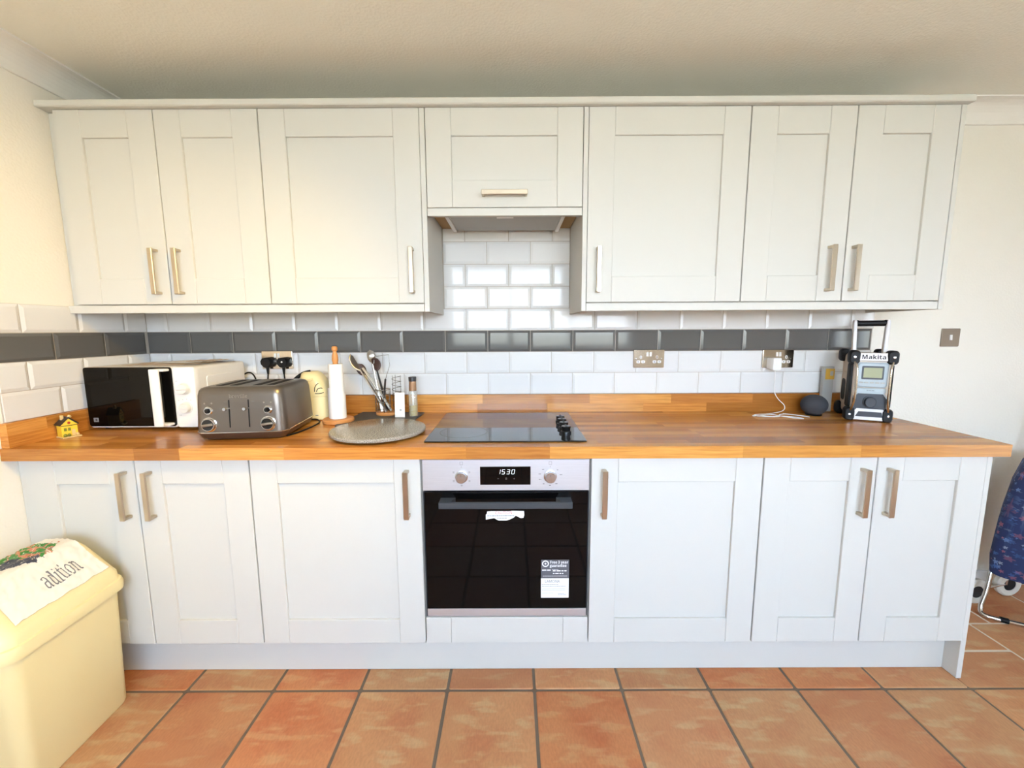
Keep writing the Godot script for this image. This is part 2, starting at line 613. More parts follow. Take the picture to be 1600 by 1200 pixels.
# ---------------------------------------------------------------- room
func build_room() -> void:
	var t := 0.12
	structure("wall_back", bbox(Vector3(XR - XL + 2 * t, CEIL + 0.2, t), 0.0005), M.wall_paint, Vector3((XR + XL) / 2, (CEIL) / 2, -t / 2))
	structure("wall_left", bbox(Vector3(t, CEIL + 0.2, ZF), 0.0005), M.wall_paint, Vector3(XL - t / 2, CEIL / 2, ZF / 2))
	# right wall with the opening of a glazed garden door
	var gz0 := 1.85
	var gz1 := 2.45
	var gy := 2.05
	var sr := begin(true)
	for r in [[0.0, gz0, -0.1, CEIL + 0.1], [gz1, ZF, -0.1, CEIL + 0.1], [gz0, gz1, gy, CEIL + 0.1]]:
		add_bbox(sr, Vector3(XR + t / 2, (r[2] + r[3]) / 2, (r[0] + r[1]) / 2), Vector3(t, r[3] - r[2], r[1] - r[0]), 0.0002)
	structure("wall_right", done(sr), M.wall_paint)
	var gd := Node3D.new()
	gd.name = "door_1"
	add_child(gd)
	gd.set_meta("kind", "structure")
	gd.position = Vector3(XR + 0.06, 0.0, (gz0 + gz1) / 2)
	for i in 2:
		var a := lerpf(gz0, gz1, i / 2.0) + 0.005
		var b := lerpf(gz0, gz1, (i + 1) / 2.0) - 0.005
		for z in [a + 0.04, b - 0.04]:
			B(gd, "frame_post", M.window_white, Vector3(XR + 0.03, 0.001, z - 0.04), Vector3(XR + 0.09, gy - 0.002, z + 0.04), 0.004)
		B(gd, "frame_rail", M.window_white, Vector3(XR + 0.03, 0.001, a + 0.081), Vector3(XR + 0.09, 0.12, b - 0.081), 0.004)
		B(gd, "frame_rail", M.window_white, Vector3(XR + 0.03, gy - 0.10, a + 0.081), Vector3(XR + 0.09, gy - 0.002, b - 0.081), 0.004)
		B(gd, "pane", M.pane, Vector3(XR + 0.058, 0.1205, a + 0.081), Vector3(XR + 0.062, gy - 0.1005, b - 0.081), 0.0005)
	structure("ceiling", bbox(Vector3(XR - XL + 2 * t, t, ZF + 2 * t), 0.0005), M.ceiling_paint, Vector3((XR + XL) / 2, CEIL + t / 2, ZF / 2))
	structure("floor", bbox(Vector3(XR - XL + 2 * t, t, ZF + 2 * t), 0.0005), M.grout_dark, Vector3((XR + XL) / 2, -0.0035 - t / 2, ZF / 2))
	# wall behind the camera with its window opening
	var wx0 := -0.85
	var wx1 := 1.6
	var wy0 := 1.05
	var wy1 := 2.15
	var st := begin(true)
	for r in [[XL - t, wx0, -0.1, CEIL + 0.1], [wx1, XR + t, -0.1, CEIL + 0.1], [wx0, wx1, -0.1, wy0], [wx0, wx1, wy1, CEIL + 0.1]]:
		add_bbox(st, Vector3((r[0] + r[1]) / 2, (r[2] + r[3]) / 2, ZF + t / 2), Vector3(r[1] - r[0], r[3] - r[2], t), 0.0002)
	structure("wall_front", done(st), M.wall_paint)
	var win := Node3D.new()
	win.name = "window_1"
	add_child(win)
	win.set_meta("kind", "structure")
	win.position = Vector3((wx0 + wx1) / 2, wy0, ZF + 0.06)
	var fw := 0.06
	for y in [wy0 + fw / 2, wy1 - fw / 2]:
		W(win, "frame_rail", bbox(Vector3(wx1 - wx0, fw, 0.06), 0.004), M.window_white, Vector3((wx0 + wx1) / 2, y, ZF + 0.06))
	for i in 4:
		W(win, "frame_post", bbox(Vector3(fw, wy1 - wy0 - 2 * fw, 0.06), 0.004), M.window_white, Vector3(lerpf(wx0 + fw / 2, wx1 - fw / 2, i / 3.0), (wy0 + wy1) / 2, ZF + 0.06))
	for i in 3:
		var a := lerpf(wx0 + fw / 2, wx1 - fw / 2, i / 3.0) + fw / 2
		var b := lerpf(wx0 + fw / 2, wx1 - fw / 2, (i + 1) / 3.0) - fw / 2
		W(win, "pane", bbox(Vector3(b - a, wy1 - wy0 - 2 * fw, 0.004), 0.0005), M.pane, Vector3((a + b) / 2, (wy0 + wy1) / 2, ZF + 0.06))
	B(win, "window_sill", M.window_white, Vector3(wx0 - 0.04, wy0 - 0.03, ZF - 0.10), Vector3(wx1 + 0.04, wy0, ZF - 0.001), 0.004)
	# coving: concave quarter profile
	var prof := PackedVector2Array()
	prof.append(Vector2(0, 0))
	prof.append(Vector2(0, -0.082))
	prof.append(Vector2(0.006, -0.082))
	for i in 9:
		var a := PI + PI * 0.5 * i / 8.0
		prof.append(Vector2(0.084 + 0.076 * cos(a), -0.080 - 0.074 * sin(a)))
	prof.append(Vector2(0.090, -0.006))
	prof.append(Vector2(0.090, 0))
	var back := L(self, "trim_1", extrude(prof, 0.0, XR - XL), M.coving_white, Vector3(XL, CEIL, 0.0))
	back.transform = Transform3D(Basis(Vector3(0, 0, 1), Vector3(0, 1, 0), Vector3(-1, 0, 0)), Vector3(XR, CEIL, 0))
	back.set_meta("kind", "structure")
	var left := L(self, "trim_2", extrude(prof, 0.0, ZF - 0.09), M.coving_white)
	left.position = Vector3(XL, CEIL, 0.09)
	left.set_meta("kind", "structure")
	structure("baseboard_back", bbox(Vector3(XR - 1.70, 0.07, 0.014), 0.003), M.coving_white, Vector3((XR + 1.70) / 2, 0.035, 0.007))
	# adjustable ceiling spotlight above the camera, turned to the side wall
	var lamp := thing("ceiling_spotlight", "small chrome ceiling spotlight turned towards the side wall", "lamp", Vector3(0.10, CEIL, 1.50))
	L(lamp, "base", lathe([Vector2(0.0, -0.018), Vector2(0.045, -0.016), Vector2(0.05, -0.004), Vector2(0.05, 0.0), Vector2(0.0, 0.0)]), M.chrome)
	L(lamp, "stem", tube([Vector3(0, -0.016, 0), Vector3(0, -0.045, 0)], 0.006, 10), M.chrome)
	var aim := (Vector3(-1.745, 0.70, 0.60) - Vector3(0.10, CEIL - 0.075, 1.50)).normalized()
	var head := L(lamp, "lamp_head", loft([ring_xy(ellipse(0.020, 0.020, 28), 0.045), ring_xy(ellipse(0.030, 0.030, 28), 0.035), ring_xy(ellipse(0.032, 0.032, 28), -0.040), ring_xy(ellipse(0.028, 0.028, 28), -0.040), ring_xy(ellipse(0.027, 0.027, 28), -0.030)]), M.chrome, Vector3(0, -0.075, 0))
	head.basis = Basis.looking_at(aim)
	L(head, "bulb_lens", lathe([Vector2(0.0, 0.0), Vector2(0.026, 0.0), Vector2(0.026, 0.004), Vector2(0.0, 0.006)], 28), M.bulb_glow, Vector3(0, 0, -0.031), Vector3(-90, 0, 0))
	var om := SpotLight3D.new()
	om.name = "lamp_light"
	om.light_color = Color(1.0, 0.84, 0.46)
	om.light_energy = 3.1
	om.light_size = 0.012
	om.spot_range = 12.0
	om.spot_attenuation = 2.0
	om.spot_angle = 40.0
	om.spot_angle_attenuation = 1.0
	om.shadow_enabled = true
	head.add_child(om)
	om.position = Vector3(0, 0, -0.045)

# one bevelled tile lying in the xy plane, face towards +z; i* = bevel width on each side (0 = cut edge)
func bevel_tile(w: float, h: float, il: float, ir: float, ib: float, it: float) -> ArrayMesh:
	var key := "t%.4f_%.4f_%.3f_%.3f_%.3f_%.3f" % [w, h, il, ir, ib, it]
	if mesh_cache.has(key):
		return mesh_cache[key]
	var st := begin(true)
	var z0 := 0.001
	var z1 := 0.0055
	var z2 := 0.0095
	var o := [Vector2(-w / 2, -h / 2), Vector2(w / 2, -h / 2), Vector2(w / 2, h / 2), Vector2(-w / 2, h / 2)]
	var n := [o[0] + Vector2(il, ib), o[1] + Vector2(-ir, ib), o[2] + Vector2(-ir, -it), o[3] + Vector2(il, -it)]
	var ins := [ib, ir, it, il]
	for k in 4:
		var a: Vector2 = o[k]
		var b: Vector2 = o[(k + 1) % 4]
		var c: Vector2 = n[(k + 1) % 4]
		var d: Vector2 = n[k]
		var zz: float = z1 if ins[k] > 0.0 else z2
		quad(st, Vector3(a.x, a.y, z0), Vector3(b.x, b.y, z0), Vector3(b.x, b.y, zz), Vector3(a.x, a.y, zz))
		if ins[k] > 0.0:
			quad(st, Vector3(a.x, a.y, z1), Vector3(b.x, b.y, z1), Vector3(c.x, c.y, z2), Vector3(d.x, d.y, z2))
	quad(st, Vector3(n[0].x, n[0].y, z2), Vector3(n[1].x, n[1].y, z2), Vector3(n[2].x, n[2].y, z2), Vector3(n[3].x, n[3].y, z2))
	mesh_cache[key] = done(st)
	return mesh_cache[key]

const TROW := 0.102
const TCOL := 0.2029
const TTOP := 1.3016    # top of the grey row
const TX := 0.085

func build_wall_tiles() -> void:
	var wb := get_node("wall_back")
	var wl := get_node("wall_left")
	var gap := 0.0025
	var xr := 1.712
	# thin bed of grout behind the tiles
	B(wb, "grout_bed", M.grout, Vector3(XL + 0.0005, 0.99, 0.0002), Vector3(xr, 1.4045, 0.0045), 0.0002)
	B(wb, "grout_bed", M.grout, Vector3(-0.34, 1.4046, 0.0002), Vector3(0.285, 1.80, 0.0045), 0.0002)
	for r in range(-5, 3):
		# row r spans y0..y1; r = 0 is the grey row
		var y1 := TTOP - r * TROW
		var y0 := y1 - TROW
		var half := (posmod(r, 2) == 1)
		if r == 2:
			y0 = 0.9965
		if r == -5:
			y1 = 1.80
		var x_lo := -1.737 if r >= -1 else -0.3205
		var x_hi := xr if r >= -1 else 0.2675
		var k := -10
		while true:
			var a := TX + k * TCOL - (TCOL / 2 if half else 0.0)
			var b := a + TCOL
			k += 1
			if b < x_lo + 0.012:
				continue
			if a > x_hi - 0.012:
				break
			var cl := a < x_lo - 0.002
			var cr := b > x_hi + 0.002
			a = maxf(a, x_lo)
			b = minf(b, x_hi)
			var w := b - a - gap
			var h := y1 - y0 - gap
			var bv := 0.011
			var mesh := bevel_tile(snappedf(w, 0.0005), h, 0.0 if cl else bv, 0.0 if cr else bv, 0.0 if r == 2 else bv, 0.0 if r == -5 else bv)
			var o := W(wb, "tile", mesh, (grey_tile_mats if r == 0 else tile_mats)[rng.randi() % 3], Vector3((a + b) / 2, (y0 + y1) / 2, 0.0))
			o.rotation_degrees = Vector3(rng.randf_range(-0.12, 0.12), rng.randf_range(-0.12, 0.12), 0)
	# left wall: five columns, five rows down to the upstand
	B(wl, "grout_bed", M.grout, Vector3(XL + 0.0002, 0.99, 0.006), Vector3(XL + 0.0045, 1.4035, 0.612), 0.0002)
	for r in range(-1, 3):
		var y1 := TTOP - r * TROW
		var y0 := y1 - TROW
		if r == 2:
			y0 = 0.9965
		var z_hi := 0.612
		for k in range(-1, 5):
			var a := 0.02 + k * 0.2 + (0.0 if posmod(r, 2) == 0 else 0.1)
			var b := a + 0.2
			if b < 0.03 or a > z_hi - 0.012:
				continue
			var cl := b > z_hi + 0.002
			var cr := a < 0.012 - 0.002
			a = maxf(a, 0.012)
			b = minf(b, z_hi)
			var mesh := bevel_tile(snappedf(b - a - gap, 0.0005), y1 - y0 - gap, 0.0 if cl else 0.011, 0.0 if cr else 0.011, 0.0 if r == 2 else 0.011, 0.011)
			var o := W(wl, "tile", mesh, (grey_tile_mats if r == 0 else tile_mats)[rng.randi() % 3], Vector3(XL, (y0 + y1) / 2, (a + b) / 2))
			o.rotation_degrees = Vector3(rng.randf_range(-0.1, 0.1), 90 + rng.randf_range(-0.12, 0.12), 0)

func build_floor_tiles() -> void:
	var fl := get_node("floor")
	var px := 0.3185
	var pz := 0.3130
	var g := 0.009
	var variants := []
	for k in 3:
		var st := begin()
		var s := Vector3(px - g, 0.012, pz - g)
		# slightly pillowed clay tile: bevelled slab with soft edges and uneven corners
		var rings := []
		var e := rr(s.x - 0.001 * k, s.z, 0.006, 3)
		rings.append(ring_xz(e, -0.011))
		rings.append(ring_xz(e, -0.0035))
		rings.append(ring_xz(rr(s.x - 0.004, s.z - 0.004, 0.006, 3), -0.0008))
		rings.append(ring_xz(rr(s.x - 0.012, s.z - 0.012, 0.006, 3), 0.0))
		variants.append(loft(rings))
	var rows := []
	for j in range(-1, 10):
		rows.append(0.640 + j * pz)
	for j in rows.size():
		var z0: float = rows[j]
		if z0 + pz > ZF + 0.02:
			continue
		for i in range(-9, 11):
			var x0 := 0.0745 + i * px
			if x0 < XL - 0.25 or x0 + px > XR + 0.05:
				continue
			if z0 < 0.6 and x0 + px > 1.68:
				continue
			var a := maxf(x0, XL + 0.002)
			var w := x0 + px - a
			if w < 0.05:
				continue
			var mesh: ArrayMesh = variants[rng.randi() % 3]
			var o := W(fl, "tile", mesh, terracotta_mats[rng.randi() % terracotta_mats.size()], Vector3((a + x0 + px) / 2, rng.randf_range(-0.0008, 0.0003), z0 + pz / 2))
			o.rotation_degrees = Vector3(rng.randf_range(-0.15, 0.15), 180.0 * (rng.randi() % 2), rng.randf_range(-0.15, 0.15))
			if w < px - 0.001:
				o.scale.x = (w - g) / (px - g)
	# cut pieces beside the end panel, set in paler grout
	B(fl, "grout_strip", M.grout_pale, Vector3(1.68, -0.0034, 0.012), Vector3(3.28, -0.0015, 0.630), 0.0002)
	for r in [[1.66, 2.02, 0.462, 0.640], [1.66, 2.02, 0.302, 0.460], [2.02, 2.34, 0.302, 0.640], [2.34, 2.66, 0.302, 0.640], [2.66, 2.98, 0.302, 0.640], [2.98, 3.29, 0.302, 0.640], [1.66, 1.80, 0.015, 0.302], [1.80, 2.12, 0.015, 0.302], [2.12, 2.44, 0.015, 0.302], [2.44, 2.76, 0.015, 0.302], [2.76, 3.08, 0.015, 0.302], [3.08, 3.29, 0.015, 0.302]]:
		var w: float = r[1] - r[0] - 0.009
		var d: float = r[3] - r[2] - 0.009
		var mesh := loft([ring_xz(rr(w, d, 0.005, 3), -0.0032), ring_xz(rr(w, d, 0.005, 3), -0.0012), ring_xz(rr(w - 0.008, d - 0.008, 0.005, 3), 0.0)])
		W(fl, "tile", mesh, terracotta_mats[rng.randi() % terracotta_mats.size()], Vector3((r[0] + r[1]) / 2, 0.0, (r[2] + r[3]) / 2))

# ---------------------------------------------------------------- cabinets
# bar handle: flat strap on two feet, length along y, centred, standing off +z
func handle_mesh(length: float) -> ArrayMesh:
	var key := "h%.3f" % length
	if mesh_cache.has(key):
		return mesh_cache[key]
	var st := begin(true)
	var w := 0.018
	add_bbox(st, Vector3(0, 0, 0.031), Vector3(w, length, 0.008), 0.0018)
	for s in [-1.0, 1.0]:
		var y: float = s * (length / 2 - 0.006)
		add_bbox(st, Vector3(0, y, 0.0145), Vector3(w * 0.86, 0.010, 0.029), 0.001)
	mesh_cache[key] = done(st)
	return mesh_cache[key]

# shaker door: recessed field with stiles, rails and handle as its pieces; front face at z
func shaker(parent: Node, x0: float, x1: float, y0: float, y1: float, z: float, st_w: float, ra_h: float, hx := 99.0, hy := 0.0, horizontal := false, called := "door") -> MeshInstance3D:
	var cen := Vector3((x0 + x1) / 2, (y0 + y1) / 2, z - 0.015)
	var d := W(parent, called, bbox(Vector3(x1 - x0 - 2 * st_w + 0.012, y1 - y0 - 2 * ra_h + 0.012, 0.010), 0.0004), M.cabinet, cen)
	for s in [-1.0, 1.0]:
		var xs: float = x0 + st_w / 2 if s < 0 else x1 - st_w / 2
		W(d, "stile", bbox(Vector3(st_w - 0.0006, y1 - y0, 0.020), 0.0016), M.cabinet, Vector3(xs, cen.y, z - 0.010))
		var yr: float = y0 + ra_h / 2 if s < 0 else y1 - ra_h / 2
		W(d, "rail", bbox(Vector3(x1 - x0 - 2 * st_w, ra_h, 0.0196), 0.0016), M.cabinet, Vector3(cen.x, yr, z - 0.0101))
	if hx < 90.0:
		var h := W(d, "handle", handle_mesh(0.172), M.nickel, Vector3(hx, hy, z - 0.0004))
		if horizontal:
			h.rotation_degrees.z = 90
	return d

func build_base_cabinets() -> void:
	var BZ := 0.60
	var y0 := 0.1555
	var y1 := 0.8655
	var hy := 0.735
	var zc := BZ - 0.0215
	var defs := [
		[-1.700, -1.3265, -0.9265, "white double base cabinet behind the cream bin", -1.36, -1.272],
		[-0.9225, -0.3255, 0.0, "white single-door base cabinet under the toaster and round stone board", -0.372, 99.0],
		[0.2745, 0.8735, 0.0, "white single-door base cabinet between oven and double cabinet", 0.317, 99.0],
		[0.8775, 1.2720, 1.6530, "white double base cabinet next to the open end of the worktop", 1.220, 1.312],
	]
	for i in 4:
		var d: Array = defs[i]
		var two: bool = d[2] != 0.0
		var xa: float = d[0]
		var xb: float = d[2] if two else d[1]
		var t := thing("base_cabinet", d[3], "cabinet", Vector3((xa + xb) / 2, 0.15, 0.3), 0.0, "base cabinets along the wall")
		# carcass: two sides, floor, back and front rail
		B(t, "side", M.carcass, Vector3(xa - 0.001, 0.15, 0.02), Vector3(xa + 0.017, 0.866, zc))
		B(t, "side", M.carcass, Vector3(xb - 0.017, 0.15, 0.02), Vector3(xb + 0.001, 0.866, zc))
		B(t, "bottom", M.carcass, Vector3(xa + 0.0175, 0.15, 0.02), Vector3(xb - 0.0175, 0.168, zc))
		B(t, "back", M.carcass, Vector3(xa + 0.0175, 0.1685, 0.02), Vector3(xb - 0.0175, 0.866, 0.028))
		B(t, "rail", M.carcass, Vector3(xa + 0.0175, 0.848, zc - 0.1), Vector3(xb - 0.0175, 0.866, zc))
		if two:
			var xm: float = d[1]
			shaker(t, xa, xm - 0.0015, y0, y1, BZ, 0.092, 0.094, d[4], hy)
			shaker(t, xm + 0.0015, xb, y0, y1, BZ, 0.092, 0.094, d[5], hy)
		else:
			shaker(t, xa, xb, y0, y1, BZ, 0.094, 0.094, d[4], hy)
	# oven housing with its fixed front below the oven
	var oh := thing("oven_housing", "white oven housing with a shallow fixed front below the oven", "cabinet", Vector3(-0.025, 0.15, 0.3))
	B(oh, "side", M.carcass, Vector3(-0.3235, 0.15, 0.02), Vector3(-0.3115, 0.866, zc - 0.01))
	B(oh, "side", M.carcass, Vector3(0.2605, 0.15, 0.02), Vector3(0.2725, 0.866, zc - 0.01))
	B(oh, "shelf", M.carcass, Vector3(-0.311, 0.242, 0.02), Vector3(0.26, 0.256, zc - 0.02))
	var dr := B(oh, "drawer_front", M.cabinet, Vector3(-0.230, 0.1556, BZ - 0.02), Vector3(0.180, 0.2570, BZ - 0.0004), 0.0012)
	B(dr, "stile", M.cabinet, Vector3(-0.3215, 0.1555, BZ - 0.02), Vector3(-0.2306, 0.2572, BZ), 0.0012)
	B(dr, "stile", M.cabinet, Vector3(0.1806, 0.1555, BZ - 0.02), Vector3(0.2705, 0.2572, BZ), 0.0012)
	# plinth, filler, end panel
	tag(B(self, "plinth", M.cabinet, Vector3(-1.742, 0.001, 0.527), Vector3(1.654, 0.148, 0.545), 0.001), "long white plinth board under the base cabinets", "plinth")
	tag(B(self, "filler_strip", M.cabinet, Vector3(-1.743, 0.15, 0.572), Vector3(-1.7025, 0.866, 0.590), 0.001), "narrow white filler strip between base cabinet and cream wall", "filler")
	tag(B(self, "end_panel", M.cabinet, Vector3(1.6545, 0.001, 0.016), Vector3(1.6735, 0.866, 0.598), 0.0012), "tall thin white end panel standing on the tiles beside the shopping trolley", "panel")

func build_wall_cabinets() -> void:
	var UZ := 0.35
	var y0 := 1.4095
	var y1 := 2.1200
	var hy := 1.532
	var zc := UZ - 0.0215
	var defs := [
		[-1.702, -1.331, -0.9435, "cream double wall cabinet above the microwave", -1.372, -1.283],
		[-0.9405, -0.3440, 0.0, "cream single-door wall cabinet above the black plugs and kitchen roll", -0.385, 99.0],
		[0.2885, 0.8880, 0.0, "cream single-door wall cabinet above the empty socket", 0.331, 99.0],
		[0.8910, 1.2830, 1.6620, "cream double wall cabinet above the jobsite radio", 1.220, 1.312],
	]
	for i in 4:
		var d: Array = defs[i]
		var two: bool = d[2] != 0.0
		var xa: float = d[0]
		var xb: float = d[2] if two else d[1]
		var t := thing("wall_cabinet", d[3], "cabinet", Vector3((xa + xb) / 2, 1.406, 0.17), 0.0, "wall cabinets in a row")
		B(t, "side", M.carcass, Vector3(xa - 0.001, 1.4065, 0.001), Vector3(xa + 0.017, y1, zc))
		B(t, "side", M.carcass, Vector3(xb - 0.017, 1.4065, 0.001), Vector3(xb + 0.001, y1, zc))
		B(t, "bottom", M.carcass, Vector3(xa + 0.0175, 1.4065, 0.001), Vector3(xb - 0.0175, 1.424, zc))
		B(t, "top", M.carcass, Vector3(xa + 0.0175, y1 - 0.018, 0.001), Vector3(xb - 0.0175, y1, zc))
		B(t, "back", M.carcass, Vector3(xa + 0.0175, 1.4245, 0.001), Vector3(xb - 0.0175, y1 - 0.0185, 0.009))
		if two:
			var xm: float = d[1]
			shaker(t, xa, xm - 0.0015, y0, y1, UZ, 0.098, 0.098, d[4], hy)
			shaker(t, xm + 0.0015, xb, y0, y1, UZ, 0.098, 0.098, d[5], hy)
		else:
			shaker(t, xa, xb, y0, y1, UZ, 0.098, 0.098, d[4], hy)
	# middle cabinet over the hob with its lift-up door
	var hc := thing("hood_cabinet", "short cream cabinet with horizontal handle above the hob", "cabinet", Vector3(-0.027, 1.735, 0.17))
	shaker(hc, -0.3215, 0.2675, 1.7665, y1, UZ, 0.096, 0.098, -0.027, 1.812, true)
	B(hc, "bottom_rail", M.cabinet, Vector3(-0.3215, 1.7355, UZ - 0.02), Vector3(0.2675, 1.7640, UZ), 0.001)
	B(hc, "bottom", M.chipboard, Vector3(-0.3215, 1.7660, 0.012), Vector3(0.2675, 1.7800, UZ - 0.0205))
	B(hc, "top", M.carcass, Vector3(-0.3215, y1 - 0.016, 0.012), Vector3(0.2675, y1, UZ - 0.0205))
	B(hc, "back", M.carcass, Vector3(-0.3215, 1.7802, 0.012), Vector3(0.2675, y1 - 0.0165, 0.02))
	var sp := [[-0.3425, -0.3235], [0.2695, 0.2870]]
	var sl := ["tall cream side panel facing the hob niche from the kitchen roll side", "tall cream side panel facing the hob niche from the empty socket side"]
	for i in 2:
		tag(B(self, "side_panel", M.cabinet, Vector3(sp[i][0], 1.3755, 0.012), Vector3(sp[i][1], 2.1198, UZ), 0.001), sl[i], "panel")
	# extractor set under the cabinet
	var ex := thing("extractor_hood", "flat grey extractor fan recessed over the hob", "extractor", Vector3(-0.027, 1.742, 0.18))
	B(ex, "body", M.white_plastic, Vector3(-0.262, 1.7460, 0.06), Vector3(0.208, 1.7655, 0.325), 0.003)
	B(ex, "filter", M.carton_grey, Vector3(-0.245, 1.7425, 0.075), Vector3(0.191, 1.7460, 0.315), 0.001)
	B(ex, "side_trim", M.white_plastic, Vector3(-0.262, 1.740, 0.06), Vector3(-0.247, 1.7458, 0.325), 0.001)
	B(ex, "side_trim", M.white_plastic, Vector3(0.193, 1.740, 0.06), Vector3(0.208, 1.7458, 0.325), 0.001)
	B(ex, "light_lens", M.white_plastic, Vector3(-0.06, 1.741, 0.285), Vector3(0.006, 1.7425, 0.310), 0.0005)
	# cornice along the top, pelmets along the bottom, end panel on the right
	var cp := PackedVector2Array([Vector2(0.28, 0.0), Vector2(0.368, 0.0), Vector2(0.372, 0.003), Vector2(0.372, 0.020), Vector2(0.368, 0.024), Vector2(0.28, 0.024)])
	var co := L(self, "cornice", extrude(cp, 0.0, 1.690 + 1.742), M.cabinet)
	co.transform = Transform3D(Basis(Vector3(0, 0, 1), Vector3(0, 1, 0), Vector3(-1, 0, 0)), Vector3(1.690, 2.1215, 0))
	tag(co, "long cream cornice board along the top of the wall cabinets", "cornice")
	tag(B(self, "pelmet", M.cabinet, Vector3(-1.742, 1.3760, UZ - 0.02), Vector3(-0.3440, 1.4055, UZ - 0.001), 0.001), "cream pelmet strip under the wall cabinets on the microwave side", "pelmet")
	tag(B(self, "pelmet", M.cabinet, Vector3(0.2885, 1.3760, UZ - 0.02), Vector3(1.6625, 1.4055, UZ - 0.001), 0.001), "cream pelmet strip under the wall cabinets on the radio side", "pelmet")
	tag(B(self, "end_panel", M.cabinet, Vector3(1.6640, 1.3755, 0.001), Vector3(1.6820, 2.1200, UZ), 0.001), "cream end panel closing the wall cabinets above the jobsite radio", "panel")
	tag(B(self, "filler_strip", M.cabinet, Vector3(-1.743, 1.4065, UZ - 0.045), Vector3(-1.7035, 2.1200, UZ - 0.025), 0.001), "narrow cream filler strip between wall cabinet and cream wall", "filler")

func staves(parent: Node, along_z: bool, lo: Vector3, hi: Vector3, across: int, breaks: Array, mats: Array) -> void:
	# boards running along x (or z), split across their other horizontal or vertical direction
	var vertical := (hi.y - lo.y) > 0.06
	var prev := -1
	for r in across:
		var a := float(r) / across
		var b := float(r + 1) / across
		var s0 := lo.z if along_z else lo.x
		var s1 := hi.z if along_z else hi.x
		var cuts := [s0]
		if r < breaks.size() and breaks[r].size() > 0:
			cuts.append_array(breaks[r])
		else:
			var p := s0 + rng.randf_range(0.12, 0.5)
			while p < s1 - 0.12:
				cuts.append(p)
				p += rng.randf_range(0.28, 0.62)
		cuts.append(s1)
		for k in cuts.size() - 1:
			var l2 := lo
			var h2 := hi
			if along_z:
				l2.z = cuts[k]
				h2.z = cuts[k + 1]
			else:
				l2.x = cuts[k]
				h2.x = cuts[k + 1]
			if vertical:
				l2.y = lerpf(lo.y, hi.y, a)
				h2.y = lerpf(lo.y, hi.y, b)
			elif along_z:
				l2.x = lerpf(lo.x, hi.x, a)
				h2.x = lerpf(lo.x, hi.x, b)
			else:
				l2.z = lerpf(lo.z, hi.z, a)
				h2.z = lerpf(lo.z, hi.z, b)
			var v := rng.randi() % mats.size()
			if v == prev:
				v = (v + 3) % mats.size()
			prev = v
			B(parent, "stave", mats[v], l2, h2, 0.0002)

func build_worktop() -> void:
	var wt := thing("worktop", "long solid oak block worktop over the base cabinets", "worktop", Vector3(0, 0.868, 0.32))
	var br := []
	for i in 15:
		br.append([])
	br[14] = [-1.29, -1.135, -0.78, -0.16, 0.125, 0.78, 1.18]
	br[13] = [-1.45, -1.29, -0.92, -0.41, 0.30, 0.62, 1.02, 1.46]
	br[12] = [-1.29, -0.70, -0.25, 0.44, 0.95, 1.33]
	staves(wt, false, Vector3(-1.744, 0.868, 0.0105), Vector3(1.690, WT, 0.635), 15, br, wood_mats)
	var u1 := thing("upstand", "long oak upstand along the foot of the white tiles", "upstand", Vector3(0, WT, 0.02))
	staves(u1, false, Vector3(-1.716, WT + 0.0005, 0.0108), Vector3(1.690, 0.9955, 0.0300), 2, [], wood_mats)
	var u2 := thing("upstand", "short oak upstand on the side wall behind the yellow house", "upstand", Vector3(-1.73, WT, 0.3))
	staves(u2, true, Vector3(-1.744, WT + 0.0005, 0.0108), Vector3(-1.7165, 0.9955, 0.628), 2, [], wood_mats_z)

# ---------------------------------------------------------------- oven, hob
func segment_digit(st: SurfaceTool, d: String, x: float, y: float, w: float, h: float, z: float) -> void:
	var on: String = {"0": "abcdef", "1": "bc", "3": "abgcd", "5": "afgcd"}[d]
	var t := w * 0.17
	var sk := 0.18
	var segs := {"a": [0, h, w, h], "b": [w, h, w, h / 2], "c": [w, h / 2, w, 0], "d": [0, 0, w, 0], "e": [0, 0, 0, h / 2], "f": [0, h / 2, 0, h], "g": [0, h / 2, w, h / 2]}
	for k in on:
		var s: Array = segs[k]
		var p := Vector2(s[0] + s[1] * sk, s[1])
		var q := Vector2(s[2] + s[3] * sk, s[3])
		var n := (q - p).normalized().orthogonal() * t * 0.5
		var e := (q - p).normalized() * t * 0.2
		p += e
		q -= e
		quad(st, Vector3(x + p.x - n.x, y + p.y - n.y, z), Vector3(x + q.x - n.x, y + q.y - n.y, z), Vector3(x + q.x + n.x, y + q.y + n.y, z), Vector3(x + p.x + n.x, y + p.y + n.y, z))

